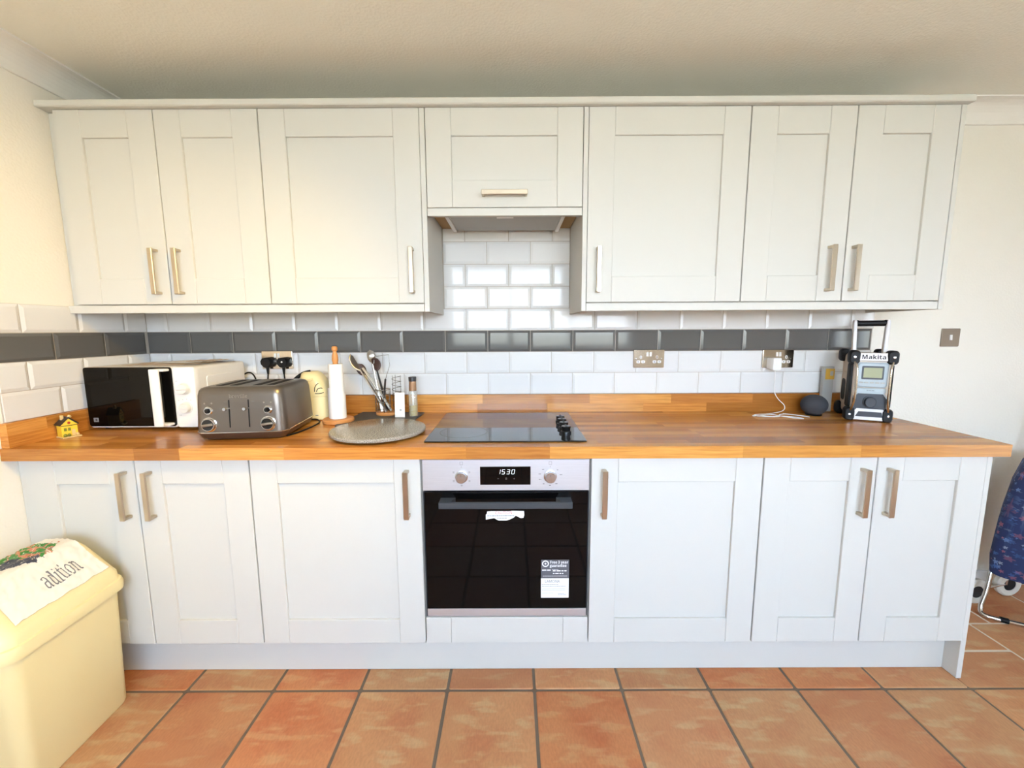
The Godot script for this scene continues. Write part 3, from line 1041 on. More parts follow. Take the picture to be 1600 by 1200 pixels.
func build_oven() -> void:
	var ov := thing("oven", "built-in single oven with steel fascia and black glass door", "oven", Vector3(-0.025, 0.262, 0.3))
	var x0 := -0.3185
	var x1 := 0.2675
	B(ov, "body", M.black_plastic, Vector3(-0.3105, 0.262, 0.04), Vector3(0.2600, 0.850, 0.575), 0.002)
	B(ov, "control_panel", M.brushed_steel, Vector3(x0, 0.7425, 0.5755), Vector3(x1, 0.8560, 0.6000), 0.0015)
	# display with clock digits
	var dp := B(ov, "display", M.black_glass, Vector3(-0.1160, 0.7640, 0.5995), Vector3(0.0610, 0.8300, 0.6012), 0.0006)
	var st := begin(true)
	var xs := [-0.0560, -0.0400, -0.0230, -0.0060]
	for i in 4:
		segment_digit(st, "1530"[i], xs[i], 0.8035, 0.0092, 0.0160, 0.0)
	W(dp, "display_digits", done(st), M.display_digits, Vector3(0, 0, 0.6016))
	st = begin(true)
	for q in [[-0.0525, 0.0035], [-0.0245, 0.0045], [0.0035, 0.0035]]:
		add_bbox(st, Vector3(q[0], 0.7865, 0.6014), Vector3(0.0055, 0.0012, 0.0004), 0.0001)
	add_bbox(st, Vector3(-0.0245, 0.7895, 0.6014), Vector3(0.0055, 0.0008, 0.0004), 0.0001)
	add_bbox(st, Vector3(-0.0245, 0.7835, 0.6014), Vector3(0.0055, 0.0008, 0.0004), 0.0001)
	add_bbox(st, Vector3(-0.0270, 0.7865, 0.6014), Vector3(0.0008, 0.0065, 0.0004), 0.0001)
	add_bbox(st, Vector3(-0.0220, 0.7865, 0.6014), Vector3(0.0008, 0.0065, 0.0004), 0.0001)
	add_bbox(st, Vector3(0.0035, 0.7865, 0.6014), Vector3(0.0012, 0.0055, 0.0004), 0.0001)
	W(dp, "touch_symbols", done(st), M.print_grey, Vector3.ZERO)
	# knobs with printed symbols around them
	for kx in [-0.181, 0.130]:
		var k := W(ov, "knob", lathe([Vector2(0.0, 0.0), Vector2(0.0225, 0.0), Vector2(0.0225, 0.003), Vector2(0.0195, 0.004), Vector2(0.0185, 0.020), Vector2(0.0170, 0.022), Vector2(0.0, 0.0222)], 36), M.steel, Vector3(kx, 0.794, 0.6002), Vector3(90, 0, 0))
		W(k, "pointer", bbox(Vector3(0.0014, 0.008, 0.0006), 0.0001), M.print_dark, Vector3(kx, 0.804, 0.6225)).global_rotation = Vector3.ZERO
	st = begin(true)
	for a in [-150, -90, -30, 30, 150]:
		var p := Vector3(-0.181, 0.794, 0.6003) + Vector3(cos(deg_to_rad(a)), sin(deg_to_rad(a)), 0) * 0.032
		add_bbox(st, p, Vector3(0.0065, 0.0012, 0.0004), 0.0001)
		add_bbox(st, p + Vector3(0, 0.0026, 0), Vector3(0.0065, 0.0008, 0.0004), 0.0001)
		add_bbox(st, p - Vector3(0, 0.0026, 0), Vector3(0.0065, 0.0008, 0.0004), 0.0001)
	for c in [-0.181, 0.130]:
		for q in [[0.0, 0.0052, 0.010, 0.0008], [0.0, -0.0052, 0.010, 0.0008], [-0.0046, 0.0, 0.0008, 0.010], [0.0046, 0.0, 0.0008, 0.010]]:
			add_bbox(st, Vector3(c + q[0], 0.842 + q[1], 0.6003), Vector3(q[2], q[3], 0.0004), 0.0001)
		add_bbox(st, Vector3(c, 0.829, 0.6003), Vector3(0.0012, 0.004, 0.0004), 0.0001)
	W(ov, "printed_symbols", done(st), M.print_grey, Vector3.ZERO)
	for i in 8:
		var a := deg_to_rad(45.0 - 35.0 * i - (0.0 if i < 2 else 30.0))
		small_print(ov, 0.0085, 0.0022, M.print_grey, Vector3(0.155, 0.532, 0.3003) + Vector3(cos(a) * 0.038, sin(a) * 0.033, 0))
	# door: black glass pane, handle, lower trim
	var gd := B(ov, "door", M.black_glass, Vector3(x0 + 0.003, 0.2915, 0.5755), Vector3(x1 - 0.003, 0.7375, 0.5985), 0.002)
	B(gd, "lower_trim", M.brushed_steel, Vector3(x0 + 0.003, 0.2625, 0.5755), Vector3(x1 - 0.003, 0.2905, 0.5990), 0.001)
	B(gd, "edge_strip", M.grey_plastic, Vector3(x0, 0.2625, 0.5755), Vector3(x0 + 0.0025, 0.7375, 0.5975), 0.0005)
	B(gd, "edge_strip", M.grey_plastic, Vector3(x1 - 0.0025, 0.2625, 0.5755), Vector3(x1, 0.7375, 0.5975), 0.0005)
	var hb := B(gd, "handle", M.grey_plastic, Vector3(-0.256, 0.6950, 0.636), Vector3(0.203, 0.7170, 0.647), 0.0015)
	hb.set_meta("label", "dark grey bar handle")
	for s in [-1.0, 1.0]:
		var pts := []
		for q in [[0.598, 0.0], [0.646, 0.0], [0.646, 0.034], [0.598, 0.052]]:
			pts.append(Vector2(q[0] - 0.598, q[1]))
		var br := extrude(PackedVector2Array(pts), -0.010, 0.010)
		var o := L(hb, "bracket", br, M.grey_plastic)
		var xb: float = -0.256 if s < 0 else 0.203
		# bracket profile lies in z (out of the door) and x (along the bar)
		o.global_transform = Transform3D(Basis(Vector3(0, 0, 1), Vector3(-s, 0, 0), Vector3(0, 1, 0)), Vector3(xb, 0.7065, 0.5986))
	# torn caution sticker
	var z := 0.5992
	var cs := PackedVector2Array([Vector2(-0.093, 0.665), Vector2(-0.078, 0.6665), Vector2(-0.010, 0.6660), Vector2(-0.008, 0.6675), Vector2(0.038, 0.6665), Vector2(0.039, 0.652), Vector2(0.036, 0.641), Vector2(0.026, 0.640), Vector2(0.008, 0.649), Vector2(0.003, 0.643), Vector2(-0.010, 0.636), Vector2(-0.024, 0.631), Vector2(-0.052, 0.631), Vector2(-0.060, 0.635), Vector2(-0.068, 0.640), Vector2(-0.085, 0.637), Vector2(-0.098, 0.635), Vector2(-0.098, 0.653), Vector2(-0.094, 0.657)])
	var so := W(gd, "sticker", extrude(cs, 0.0, 0.0004), M.white_paper, Vector3(0, 0, z - 0.0006))
	so.set_meta("label", "torn white caution sticker")
	text(so, "lettering", "CAUTION", 0.0105, M.print_red, Vector3(-0.034, 0.6600, 0.0007))
	small_print(so, 0.098, 0.0022, M.print_grey, Vector3(-0.044, 0.6490, 0.0006))
	small_print(so, 0.036, 0.0020, M.print_grey, Vector3(-0.040, 0.6400, 0.0006))
	# guarantee sticker
	var gs := W(gd, "sticker", bbox(Vector3(0.101, 0.076, 0.0006), 0.0001), M.white_paper, Vector3(0.1495, 0.3720, z - 0.0003))
	gs.set_meta("label", "grey and white guarantee sticker")
	W(gs, "sticker_head", bbox(Vector3(0.101, 0.071, 0.0006), 0.0001), M.sticker_grey, Vector3(0.1500, 0.4460, z - 0.0003))
	W(gs, "roundel", tube(ring_points(0.0105, 28), 0.0026, 6, true), M.print_white, Vector3(0.1150, 0.4665, z - 0.001))
	W(gs, "roundel_centre", lathe([Vector2(0.0, 0.0), Vector2(0.0035, 0.0), Vector2(0.0035, 0.0005), Vector2(0.0, 0.0005)], 20), M.print_white, Vector3(0.1150, 0.4665, z), Vector3(90, 0, 0))
	for l in [["Free 3 year", 0.0105, 0.1640, 0.4720, "print_white", true], ["guarantee", 0.0105, 0.1610, 0.4590, "print_white", true], ["LAMONA", 0.0115, 0.1400, 0.3985, "print_grey", false]]:
		var o := text(gs, "lettering", l[0], l[1], M[l[4]], Vector3.ZERO, Vector3.ZERO, l[5])
		o.global_position = Vector3(l[2], l[3], z + 0.0003)
		o.scale.x = 0.86
	for l in [[0.031, 0.0042, 0.1185, 0.4420, "print_white"], [0.022, 0.0018, 0.1500, 0.4445, "print_white"], [0.050, 0.0040, 0.1665, 0.4390, "print_white"], [0.038, 0.0038, 0.1610, 0.4290, "print_white"], [0.088, 0.0012, 0.1500, 0.4190, "print_white"], [0.060, 0.0018, 0.1320, 0.3850, "print_grey"], [0.086, 0.0018, 0.1460, 0.3790, "print_grey"], [0.084, 0.0012, 0.1450, 0.3700, "carton_grey"], [0.084, 0.0012, 0.1450, 0.3665, "carton_grey"], [0.084, 0.0012, 0.1450, 0.3630, "carton_grey"], [0.040, 0.0014, 0.1240, 0.3520, "carton_grey"], [0.022, 0.0014, 0.1720, 0.3510, "print_grey"], [0.032, 0.0014, 0.1770, 0.3465, "print_grey"]]:
		var o := small_print(gs, l[0], l[1], M[l[4]], Vector3.ZERO)
		o.global_position = Vector3(l[2], l[3], z + 0.0002)

func ring_points(r: float, n := 24) -> Array:
	var o := []
	for i in n:
		o.append(Vector3(cos(TAU * i / n) * r, sin(TAU * i / n) * r, 0))
	return o

func ring_points_xz(r: float, n := 24, y := 0.0, c := Vector2.ZERO, rz := -1.0) -> Array:
	var o := []
	for i in n:
		o.append(Vector3(c.x + cos(TAU * i / n) * r, y, c.y + sin(TAU * i / n) * (r if rz < 0.0 else rz)))
	return o

func build_hob() -> void:
	var hb := thing("hob", "black glass ceramic hob with four black knobs set in the oak worktop", "hob", Vector3(-0.027, WT, 0.32))
	L(hb, "glass", loft([ring_xz(rr(0.574, 0.512, 0.006), 0.0005), ring_xz(rr(0.578, 0.516, 0.006), 0.003), ring_xz(rr(0.576, 0.514, 0.006), 0.0045), ring_xz(rr(0.570, 0.508, 0.006), 0.005)]), M.hob_glass)
	L(hb, "heating_ring", lathe_ring(0.088, 0.0915, 0.0050, 0.0052), M.hob_ring, Vector3(-0.163, 0.0, 0.118))
	for z in [0.272, 0.328, 0.392, 0.462]:
		var k := W(hb, "knob", lathe([Vector2(0.0, 0.0), Vector2(0.0195, 0.0), Vector2(0.0195, 0.007), Vector2(0.0165, 0.010), Vector2(0.0180, 0.025), Vector2(0.0165, 0.027), Vector2(0.0, 0.027)], 28), M.black_gloss, Vector3(0.201, WT + 0.0052, z))
		L(k, "knob_top", bbox(Vector3(0.006, 0.0035, 0.030), 0.001), M.grey_plastic, Vector3(0, 0.0285, 0))

# flat ring of rectangular section
func lathe_ring(r0: float, r1: float, y0: float, y1: float, seg := 56) -> ArrayMesh:
	var rings := []
	for q in [[r0, y0], [r1, y0], [r1, y1], [r0, y1], [r0, y0]]:
		var r := PackedVector3Array()
		for i in seg:
			r.append(Vector3(cos(TAU * i / seg) * q[0], q[1], sin(TAU * i / seg) * q[0]))
		rings.append(r)
	return loft(rings, false, 20.0)

# ---------------------------------------------------------------- sockets, switch, plugs
func socket(x: float, y: float, label: String, covered: Array) -> void:
	var z := 0.0095
	var t := thing("double_socket", label, "socket", Vector3(x, y - 0.043, z), 0.0, "double sockets on the tiled wall")
	L(t, "plate", slab(0.147, 0.086, 0.004, 0.0, 0.0075, 0.002), M.polished_steel, Vector3(0, 0.043, 0))
	for s in [-1.0, 1.0]:
		L(t, "rocker_switch", slab(0.010, 0.020, 0.001, 0.0, 0.0035, 0.001), M.white_plastic, Vector3(0.0075 * s, 0.0645, 0.0070), Vector3(-5, 0, 0))
		if covered.has(s):
			continue
		var e := L(t, "earth_slot", slab(0.0105, 0.0145, 0.003, 0.0, 0.0006, 0.0002), M.white_plastic, Vector3(0.0385 * s, 0.051, 0.0073))
		L(e, "hole", slab(0.004, 0.008, 0.0005, 0.0, 0.0003, 0.0001), M.dark_gap, Vector3(0, 0, 0.0005))
		for s2 in [-1.0, 1.0]:
			var p := L(t, "pin_slot", slab(0.0175, 0.0135, 0.004, 0.0, 0.0006, 0.0002), M.white_plastic, Vector3(0.0385 * s + 0.0115 * s2, 0.0285, 0.0073))
			L(p, "hole", slab(0.007, 0.004, 0.0005, 0.0, 0.0003, 0.0001), M.print_grey, Vector3(0, 0, 0.0005))
	for s in [-1.0, 1.0]:
		L(t, "screw", lathe([Vector2(0.0, 0.0), Vector2(0.0033, 0.0), Vector2(0.0030, 0.0006), Vector2(0.0, 0.0007)], 14), M.steel, Vector3(0.060 * s, 0.043, 0.0072), Vector3(90, 0, 0))

func build_sockets() -> void:
	socket(-1.124, 1.1665, "polished steel double socket holding two black plugs", [-1.0, 1.0])
	socket(0.650, 1.1640, "empty polished steel double socket on the white tiles", [])
	socket(1.266, 1.1610, "polished steel double socket holding a white charger plug", [-1.0])
	var sw := thing("light_switch", "small square brushed steel switch on the white wall", "switch", Vector3(2.086, 1.214, 0.0005))
	L(sw, "plate", slab(0.086, 0.086, 0.004, 0.0, 0.006, 0.002), M.dull_nickel, Vector3(0, 0.043, 0))
	L(sw, "rocker", slab(0.011, 0.026, 0.001, 0.0, 0.004, 0.001), M.white_plastic, Vector3(0, 0.043, 0.0055), Vector3(-5, 0, 0))
	# two black plugs, flex hanging behind the toaster
	for i in 2:
		var x: float = [-1.1625, -1.0865][i]
		var p := thing("plug", ["plain black plug hanging its flex behind the toaster", "black plug with a pale round spot, flex behind the toaster"][i], "plug", Vector3(x, 1.127, 0.0175), 0.0, "black plugs")
		var r0 := PackedVector2Array([Vector2(-0.024, 0.020), Vector2(-0.026, 0.036), Vector2(-0.018, 0.050), Vector2(0.0, 0.053), Vector2(0.018, 0.050), Vector2(0.026, 0.036), Vector2(0.024, 0.020), Vector2(0.012, 0.006), Vector2(0.0, 0.003), Vector2(-0.012, 0.006)])
		var m := PackedVector2Array()
		for q in r0:
			m.append(Vector2(q.x * 0.86, 0.030 + (q.y - 0.030) * 0.86))
		L(p, "body", loft([ring_xy(r0, 0.0), ring_xy(r0, 0.026), ring_xy(m, 0.034)], true, 60.0), M.black_plastic)
		if i == 1:
			L(p, "spot", lathe([Vector2(0.0, 0.0), Vector2(0.0042, 0.0), Vector2(0.0040, 0.0006), Vector2(0.0, 0.0007)], 16), M.white_plastic, Vector3(0.002, 0.032, 0.0342), Vector3(90, 0, 0))
		L(p, "strain_relief", lathe([Vector2(0.0, -0.026), Vector2(0.0045, -0.026), Vector2(0.0075, 0.008), Vector2(0.0, 0.008)], 12), M.black_plastic, Vector3(0, 0, 0.016))
		var sx: float = [-0.012, 0.010][i]
		L(p, "flex", tube(curve([Vector3(0, -0.022, 0.016), Vector3(sx * 0.3, -0.06, 0.018), Vector3(sx, -0.10, 0.022), Vector3(sx * 1.5, -0.165, 0.035), Vector3(sx * 2.5, -0.2130, 0.06), Vector3(sx * 2.5 + 0.02, -0.2130, 0.085)]), 0.0034, 8), M.black_plastic)

# ---------------------------------------------------------------- microwave and papers
func build_microwave() -> void:
	var w := 0.438
	var h := 0.243
	var d := 0.315
	var t := thing("microwave", "white microwave with a black glass door beside the toaster", "microwave", Vector3(-1.478, WT, 0.2125))
	var zf := d / 2
	# body shell, set back from the door
	var body := L(t, "body", loft([ring_xy(rr(w - 0.006, h - 0.004, 0.008), -zf, Vector2(0, 0.012 + h / 2)), ring_xy(rr(w, h, 0.01), -zf + 0.004, Vector2(0, 0.012 + h / 2)), ring_xy(rr(w, h, 0.01), zf - 0.022, Vector2(0, 0.012 + h / 2))]), M.appliance_white)
	L(body, "side_emboss", slab(0.225, 0.16, 0.012, 0.0, 0.003, 0.0025), M.appliance_white, Vector3(w / 2 - 0.0006, 0.012 + h / 2, -0.02), Vector3(0, 90, 0))
	for sx in [-1.0, 1.0]:
		for sz in [-1.0, 1.0]:
			L(t, "foot", lathe([Vector2(0.0, 0.0005), Vector2(0.010, 0.0005), Vector2(0.012, 0.0125), Vector2(0.0, 0.0125)], 14), M.black_plastic, Vector3(sx * (w / 2 - 0.03), 0, sz * (d / 2 - 0.045)))
	# control panel on the right
	var cpw := 0.086
	var cx := w / 2 - cpw / 2
	var cp := L(t, "control_panel", slab(cpw, h, 0.008, zf - 0.0218, zf, 0.004), M.appliance_white, Vector3(cx, 0.012 + h / 2, 0))
	for i in 2:
		var ky: float = [0.168, 0.092][i]
		var k := L(t, "dial", lathe([Vector2(0.0, 0.0), Vector2(0.0245, 0.0), Vector2(0.0245, 0.002), Vector2(0.0215, 0.003), Vector2(0.0200, 0.016), Vector2(0.0185, 0.018), Vector2(0.0, 0.018)], 36), M.knob_white, Vector3(cx, ky, zf), Vector3(90, 0, 0))
		L(k, "grip", bbox(Vector3(0.036, 0.004, 0.006), 0.0015), M.knob_white, Vector3(0, 0.0195, 0))
	var st := begin(true)
	for q in [[-0.030, 0.199, 0.008], [-0.028, 0.121, 0.005], [-0.012, 0.125, 0.004], [0.004, 0.126, 0.004], [0.020, 0.123, 0.005], [-0.026, 0.062, 0.010]]:
		add_bbox(st, Vector3(cx + q[0], q[1], zf + 0.0002), Vector3(q[2], 0.0014, 0.0004), 0.0001)
	L(t, "printed_marks", done(st), M.print_grey)
	# door
	var dw := w - cpw - 0.002
	var dx := -w / 2 + dw / 2
	L(t, "door_frame", slab(dw, h, 0.010, zf - 0.0215, zf - 0.003, 0.003), M.appliance_white, Vector3(dx, 0.012 + h / 2, 0))
	var door := L(t, "door", slab(dw - 0.002, h - 0.006, 0.010, zf - 0.003, zf + 0.002, 0.0015), M.black_glass, Vector3(dx, 0.0145 + h / 2, 0))
	# straight flat white bar near the right edge of the door
	var hx := w / 2 - cpw - 0.046
	var rings := []
	for q in [[-0.113, 0.032], [-0.110, 0.037], [0.110, 0.037], [0.113, 0.032]]:
		rings.append(ring_xz(rr(q[1], 0.012, 0.005, 3), q[0], Vector2(0, 0.030)))
	L(door, "handle", loft(rings, true, 70.0), M.white_plastic, Vector3(hx - dx, 0, zf + 0.001))
	for s in [-1.0, 1.0]:
		L(door, "handle_foot", slab(0.052, 0.010, 0.005, 0.0, 0.026, 0.004), M.white_plastic, Vector3(hx - dx + 0.011, 0.108 * s, zf + 0.002))
	var lg := L(door, "badge", slab(0.020, 0.017, 0.002, 0.0, 0.0006, 0.0002), M.print_grey, Vector3(-dw / 2 + 0.030, -h / 2 + 0.030, zf + 0.0018))
	L(lg, "badge_mark", slab(0.007, 0.009, 0.002, 0.0, 0.0004, 0.0001), M.print_dark, Vector3(0.001, 0, 0.0006))
	L(t, "power_cord", tube(curve([Vector3(w / 2 - 0.04, 0.17, -zf - 0.004), Vector3(w / 2 + 0.01, 0.20, -zf - 0.005), Vector3(w / 2 + 0.045, 0.185, -zf + 0.004), Vector3(w / 2 + 0.06, 0.13, -zf + 0.01), Vector3(w / 2 + 0.062, 0.04, -zf + 0.02), Vector3(w / 2 + 0.07, 0.004, -zf + 0.04)]), 0.0035, 8), M.black_plastic)
	# loose papers lying on top
	var top := WT + 0.012 + h
	for i in 3:
		var wv := noise(70 + i, 1.0, 2)
		var sx: float = [0.30, 0.20, 0.15][i]
		var sz: float = [0.21, 0.15, 0.10][i]
		var lift: float = [0.0012, 0.0052, 0.0092][i]
		var s := sheet(sx, sz, 18, 12, func(u: float, v: float) -> float:
			return 0.0035 * absf(wv.get_noise_2d(u * 4.0, v * 4.0)) + 0.0055 * maxf(0.0, u - 0.75) * 2.0 * (0.4 + v))
		var o := thing("loose_paper", ["large creased tan leaflet lying on the microwave", "pale folded sheet on top of the leaflet on the microwave", "small printed slip with a blue mark on the microwave"][i], "paper", Vector3([-1.46, -1.43, -1.36][i], top + lift, [0.19, 0.16, 0.13][i]), [4.0, -7.0, 12.0][i])
		L(o, "page", s, M[["paper_tan", "white_paper", "paper_tan"][i]])
		if i == 2:
			L(o, "blue_mark", sheet(0.03, 0.016, 4, 3, func(u: float, v: float) -> float: return 0.0), M.paper_blue, Vector3(-0.03, 0.0062, 0.0))

# thin sheet in xz with given height, 0.6 mm thick
func sheet(sx: float, sz: float, nx: int, nz: int, f: Callable) -> ArrayMesh:
	var st := begin()
	var P := func(i: int, j: int, dy: float) -> Vector3:
		var u := float(i) / nx
		var v := float(j) / nz
		return Vector3((u - 0.5) * sx, f.call(u, v) + dy, (v - 0.5) * sz)
	for i in nx:
		for j in nz:
			st.set_smooth_group(1)
			quad(st, P.call(i, j, 0.0006), P.call(i, j + 1, 0.0006), P.call(i + 1, j + 1, 0.0006), P.call(i + 1, j, 0.0006))
			st.set_smooth_group(2)
			quad(st, P.call(i, j, 0.0), P.call(i + 1, j, 0.0), P.call(i + 1, j + 1, 0.0), P.call(i, j + 1, 0.0))
	st.set_smooth_group(-1)
	for i in nx:
		quad(st, P.call(i, nz, 0.0), P.call(i + 1, nz, 0.0), P.call(i + 1, nz, 0.0006), P.call(i, nz, 0.0006))
		quad(st, P.call(i + 1, 0, 0.0), P.call(i, 0, 0.0), P.call(i, 0, 0.0006), P.call(i + 1, 0, 0.0006))
	for j in nz:
		quad(st, P.call(nx, j + 1, 0.0), P.call(nx, j, 0.0), P.call(nx, j, 0.0006), P.call(nx, j + 1, 0.0006))
		quad(st, P.call(0, j, 0.0), P.call(0, j + 1, 0.0), P.call(0, j + 1, 0.0006), P.call(0, j, 0.0006))
	return done(st)

# ---------------------------------------------------------------- toaster
func build_toaster() -> void:
	var t := thing("toaster", "dark metallic four-slice toaster on the oak worktop", "toaster", Vector3(-1.000, WT, 0.388), 6.0)
	var w := 0.312
	var d := 0.300
	var body := []
	# profile: y, shrink of both sides
	for q in [[0.034, 0.0], [0.060, 0.002], [0.120, 0.007], [0.165, 0.012], [0.182, 0.019], [0.190, 0.030], [0.194, 0.050]]:
		body.append(ring_xz(rr(w - q[1], d - q[1], 0.032, 7), q[0]))
	var bo := L(t, "body", loft(body, true, 45.0), M.gunmetal)
	L(t, "trim_strip", loft([ring_xz(rr(w + 0.001, d + 0.001, 0.032, 7), 0.0295), ring_xz(rr(w + 0.004, d + 0.004, 0.033, 7), 0.0305), ring_xz(rr(w + 0.004, d + 0.004, 0.033, 7), 0.0330), ring_xz(rr(w + 0.001, d + 0.001, 0.032, 7), 0.0340)]), M.chrome)
	L(t, "base", loft([ring_xz(rr(w - 0.040, d - 0.040, 0.024, 7), 0.0035), ring_xz(rr(w - 0.018, d - 0.018, 0.03, 7), 0.010), ring_xz(rr(w, d, 0.032, 7), 0.0295)], true, 60.0), M.gunmetal)
	for sx in [-1.0, 1.0]:
		for sz in [-1.0, 1.0]:
			L(t, "foot", lathe([Vector2(0.0, 0.0004), Vector2(0.010, 0.0004), Vector2(0.010, 0.005), Vector2(0.0, 0.005)], 12), M.black_plastic, Vector3(sx * 0.10, 0, sz * 0.105))
	# slots in the top
	L(t, "top_plate", slab(0.235, 0.225, 0.012, 0.0, 0.0012, 0.0006), M.satin_steel, Vector3(0, 0.1938, 0), Vector3(-90, 0, 0))
	for x in [-0.088, -0.040, 0.040, 0.088]:
		L(t, "slot", bbox(Vector3(0.026, 0.0012, 0.185), 0.0002), M.black_plastic, Vector3(x, 0.1953, 0))
	# front: the face leans back by about five degrees
	var lean := -2.8
	var F := func(x: float, y: float) -> Vector3:
		var sh: float = lerpf(0.002, 0.012, clampf((y - 0.06) / 0.105, 0.0, 1.0))
		return Vector3(x, y, (d - sh) / 2.0 + 0.0002)
	for i in 2:
		var x: float = [-0.033, 0.033][i]
		L(t, "lever_slot", bbox(Vector3(0.0045, 0.100, 0.0016), 0.0004), M.black_plastic, F.call(x, 0.100), Vector3(lean, 0, 0))
		var lv := L(t, "lever", lathe([Vector2(0.0, 0.0), Vector2(0.0030, 0.0), Vector2(0.0030, 0.020), Vector2(0.0062, 0.022), Vector2(0.0070, 0.030), Vector2(0.0055, 0.034), Vector2(0.0, 0.034)], 18), M.chrome, F.call(x, 0.120), Vector3(90 + lean, 0, 0))
		lv.set_meta("label", "chrome lever")
		L(t, "lever_icon", bbox(Vector3(0.010, 0.0012, 0.0005), 0.0001), M.print_grey, F.call(x + (0.016 if i == 1 else -0.012), 0.143), Vector3(lean, 0, 0))
	for x in [-0.103, 0.098]:
		var b := L(t, "button", lathe([Vector2(0.0, 0.0), Vector2(0.0155, 0.0), Vector2(0.0155, 0.003), Vector2(0.0125, 0.006), Vector2(0.0105, 0.006), Vector2(0.0100, 0.0045), Vector2(0.0, 0.0045)], 30), M.chrome, F.call(x, 0.112), Vector3(90 + lean, 0, 0))
		L(b, "button_cap", lathe([Vector2(0.0, 0.0), Vector2(0.0088, 0.0), Vector2(0.0080, 0.005), Vector2(0.0, 0.0055)], 24), M.black_gloss, Vector3(0, 0.0042, 0))
		for s in [-1.0, 1.0]:
			L(t, "indicator", lathe([Vector2(0.0, 0.0), Vector2(0.0032, 0.0), Vector2(0.0028, 0.0008), Vector2(0.0, 0.001)], 12), M.satin_steel, F.call(x + 0.012 * s, 0.1385), Vector3(90 + lean, 0, 0))
		var dl := L(t, "dial", lathe([Vector2(0.0, 0.0), Vector2(0.0265, 0.0), Vector2(0.0265, 0.002), Vector2(0.0235, 0.003), Vector2(0.0230, 0.010), Vector2(0.0215, 0.012), Vector2(0.0, 0.012)], 40), M.chrome, F.call(x, 0.062), Vector3(90 + lean, 0, 0))
		L(dl, "dial_face", lathe([Vector2(0.0, 0.0), Vector2(0.0200, 0.0), Vector2(0.0195, 0.0008), Vector2(0.0, 0.001)], 36), M.black_gloss, Vector3(0, 0.0118, 0))
		L(dl, "dial_grip", bbox(Vector3(0.038, 0.006, 0.009), 0.002), M.satin_steel, Vector3(0, 0.015, 0), Vector3(0, 8, 0))
	text(t, "lettering", "breville", 0.0125, M.satin_steel, F.call(0.0, 0.163) + Vector3(0, 0, 0.0016), Vector3(lean, 0, 0), false, true)
	# flex coming out at the back and round the right side
	L(t, "flex", tube(curve([Vector3(0.11, 0.012, -0.140), Vector3(0.155, 0.010, -0.155), Vector3(0.182, 0.0045, -0.12), Vector3(0.182, 0.0045, -0.04), Vector3(0.165, 0.0045, 0.05), Vector3(0.142, 0.0045, 0.11)]), 0.0033, 8), M.black_plastic)

# ---------------------------------------------------------------- cream can opener
func build_can_opener() -> void:
	var t := thing("can_opener", "cream plastic electric can opener with a black lever between toaster and kitchen roll", "can opener", Vector3(-0.888, WT, 0.135), 8.0)
	var low := []
	for q in [[0.001, 0.112, 0.112], [0.004, 0.118, 0.118], [0.060, 0.114, 0.116], [0.104, 0.108, 0.112]]:
		low.append(ring_xz(rr(q[1], q[2], 0.034, 7), q[0], Vector2(0.002, 0)))
	L(t, "base", loft(low, true, 50.0), M.cream_plastic)
	var up := []
	for q in [[0.1045, 0.106, 0.112, 0.002], [0.1060, 0.110, 0.114, 0.001], [0.135, 0.111, 0.116, -0.001], [0.165, 0.104, 0.114, -0.006], [0.190, 0.092, 0.104, -0.013], [0.205, 0.078, 0.088, -0.018], [0.213, 0.058, 0.062, -0.020]]:
		up.append(ring_xz(rr(q[1], q[2], 0.034, 7), q[0], Vector2(q[3], 0)))
	L(t, "housing", loft(up, true, 50.0), M.cream_plastic)
	var lv := L(t, "lever", tube(curve([Vector3(-0.088, 0.176, 0.012), Vector3(-0.070, 0.192, 0.012), Vector3(-0.045, 0.207, 0.010), Vector3(-0.020, 0.212, 0.004)]), 0.0085, 10), M.black_plastic)
	lv.set_meta("label", "black lever")
	for q in [[[0.008, 0.128], [0.010, 0.146], [0.018, 0.160], [0.026, 0.164]], [[0.016, 0.128], [0.022, 0.140], [0.034, 0.144], [0.040, 0.141]], [[0.010, 0.120], [0.028, 0.1195], [0.045, 0.123]]]:
		var pts := []
		for p in q:
			pts.append(Vector3(p[0], p[1], 0.0590 - 0.06 * maxf(0.0, p[1] - 0.14) - 0.30 * maxf(0.0, p[0] - 0.022)))
		L(t, "dark_line", tube(curve(pts, 5), 0.0016, 6), M.black_plastic)
	L(t, "blade_guard", slab(0.034, 0.012, 0.003, 0.0, 0.012, 0.002), M.cream_plastic, Vector3(-0.014, 0.180, 0.046), Vector3(-8, 0, 8))
	L(t, "badge", slab(0.012, 0.004, 0.001, 0.0, 0.0006, 0.0002), M.print_grey, Vector3(0.012, 0.022, 0.0592))

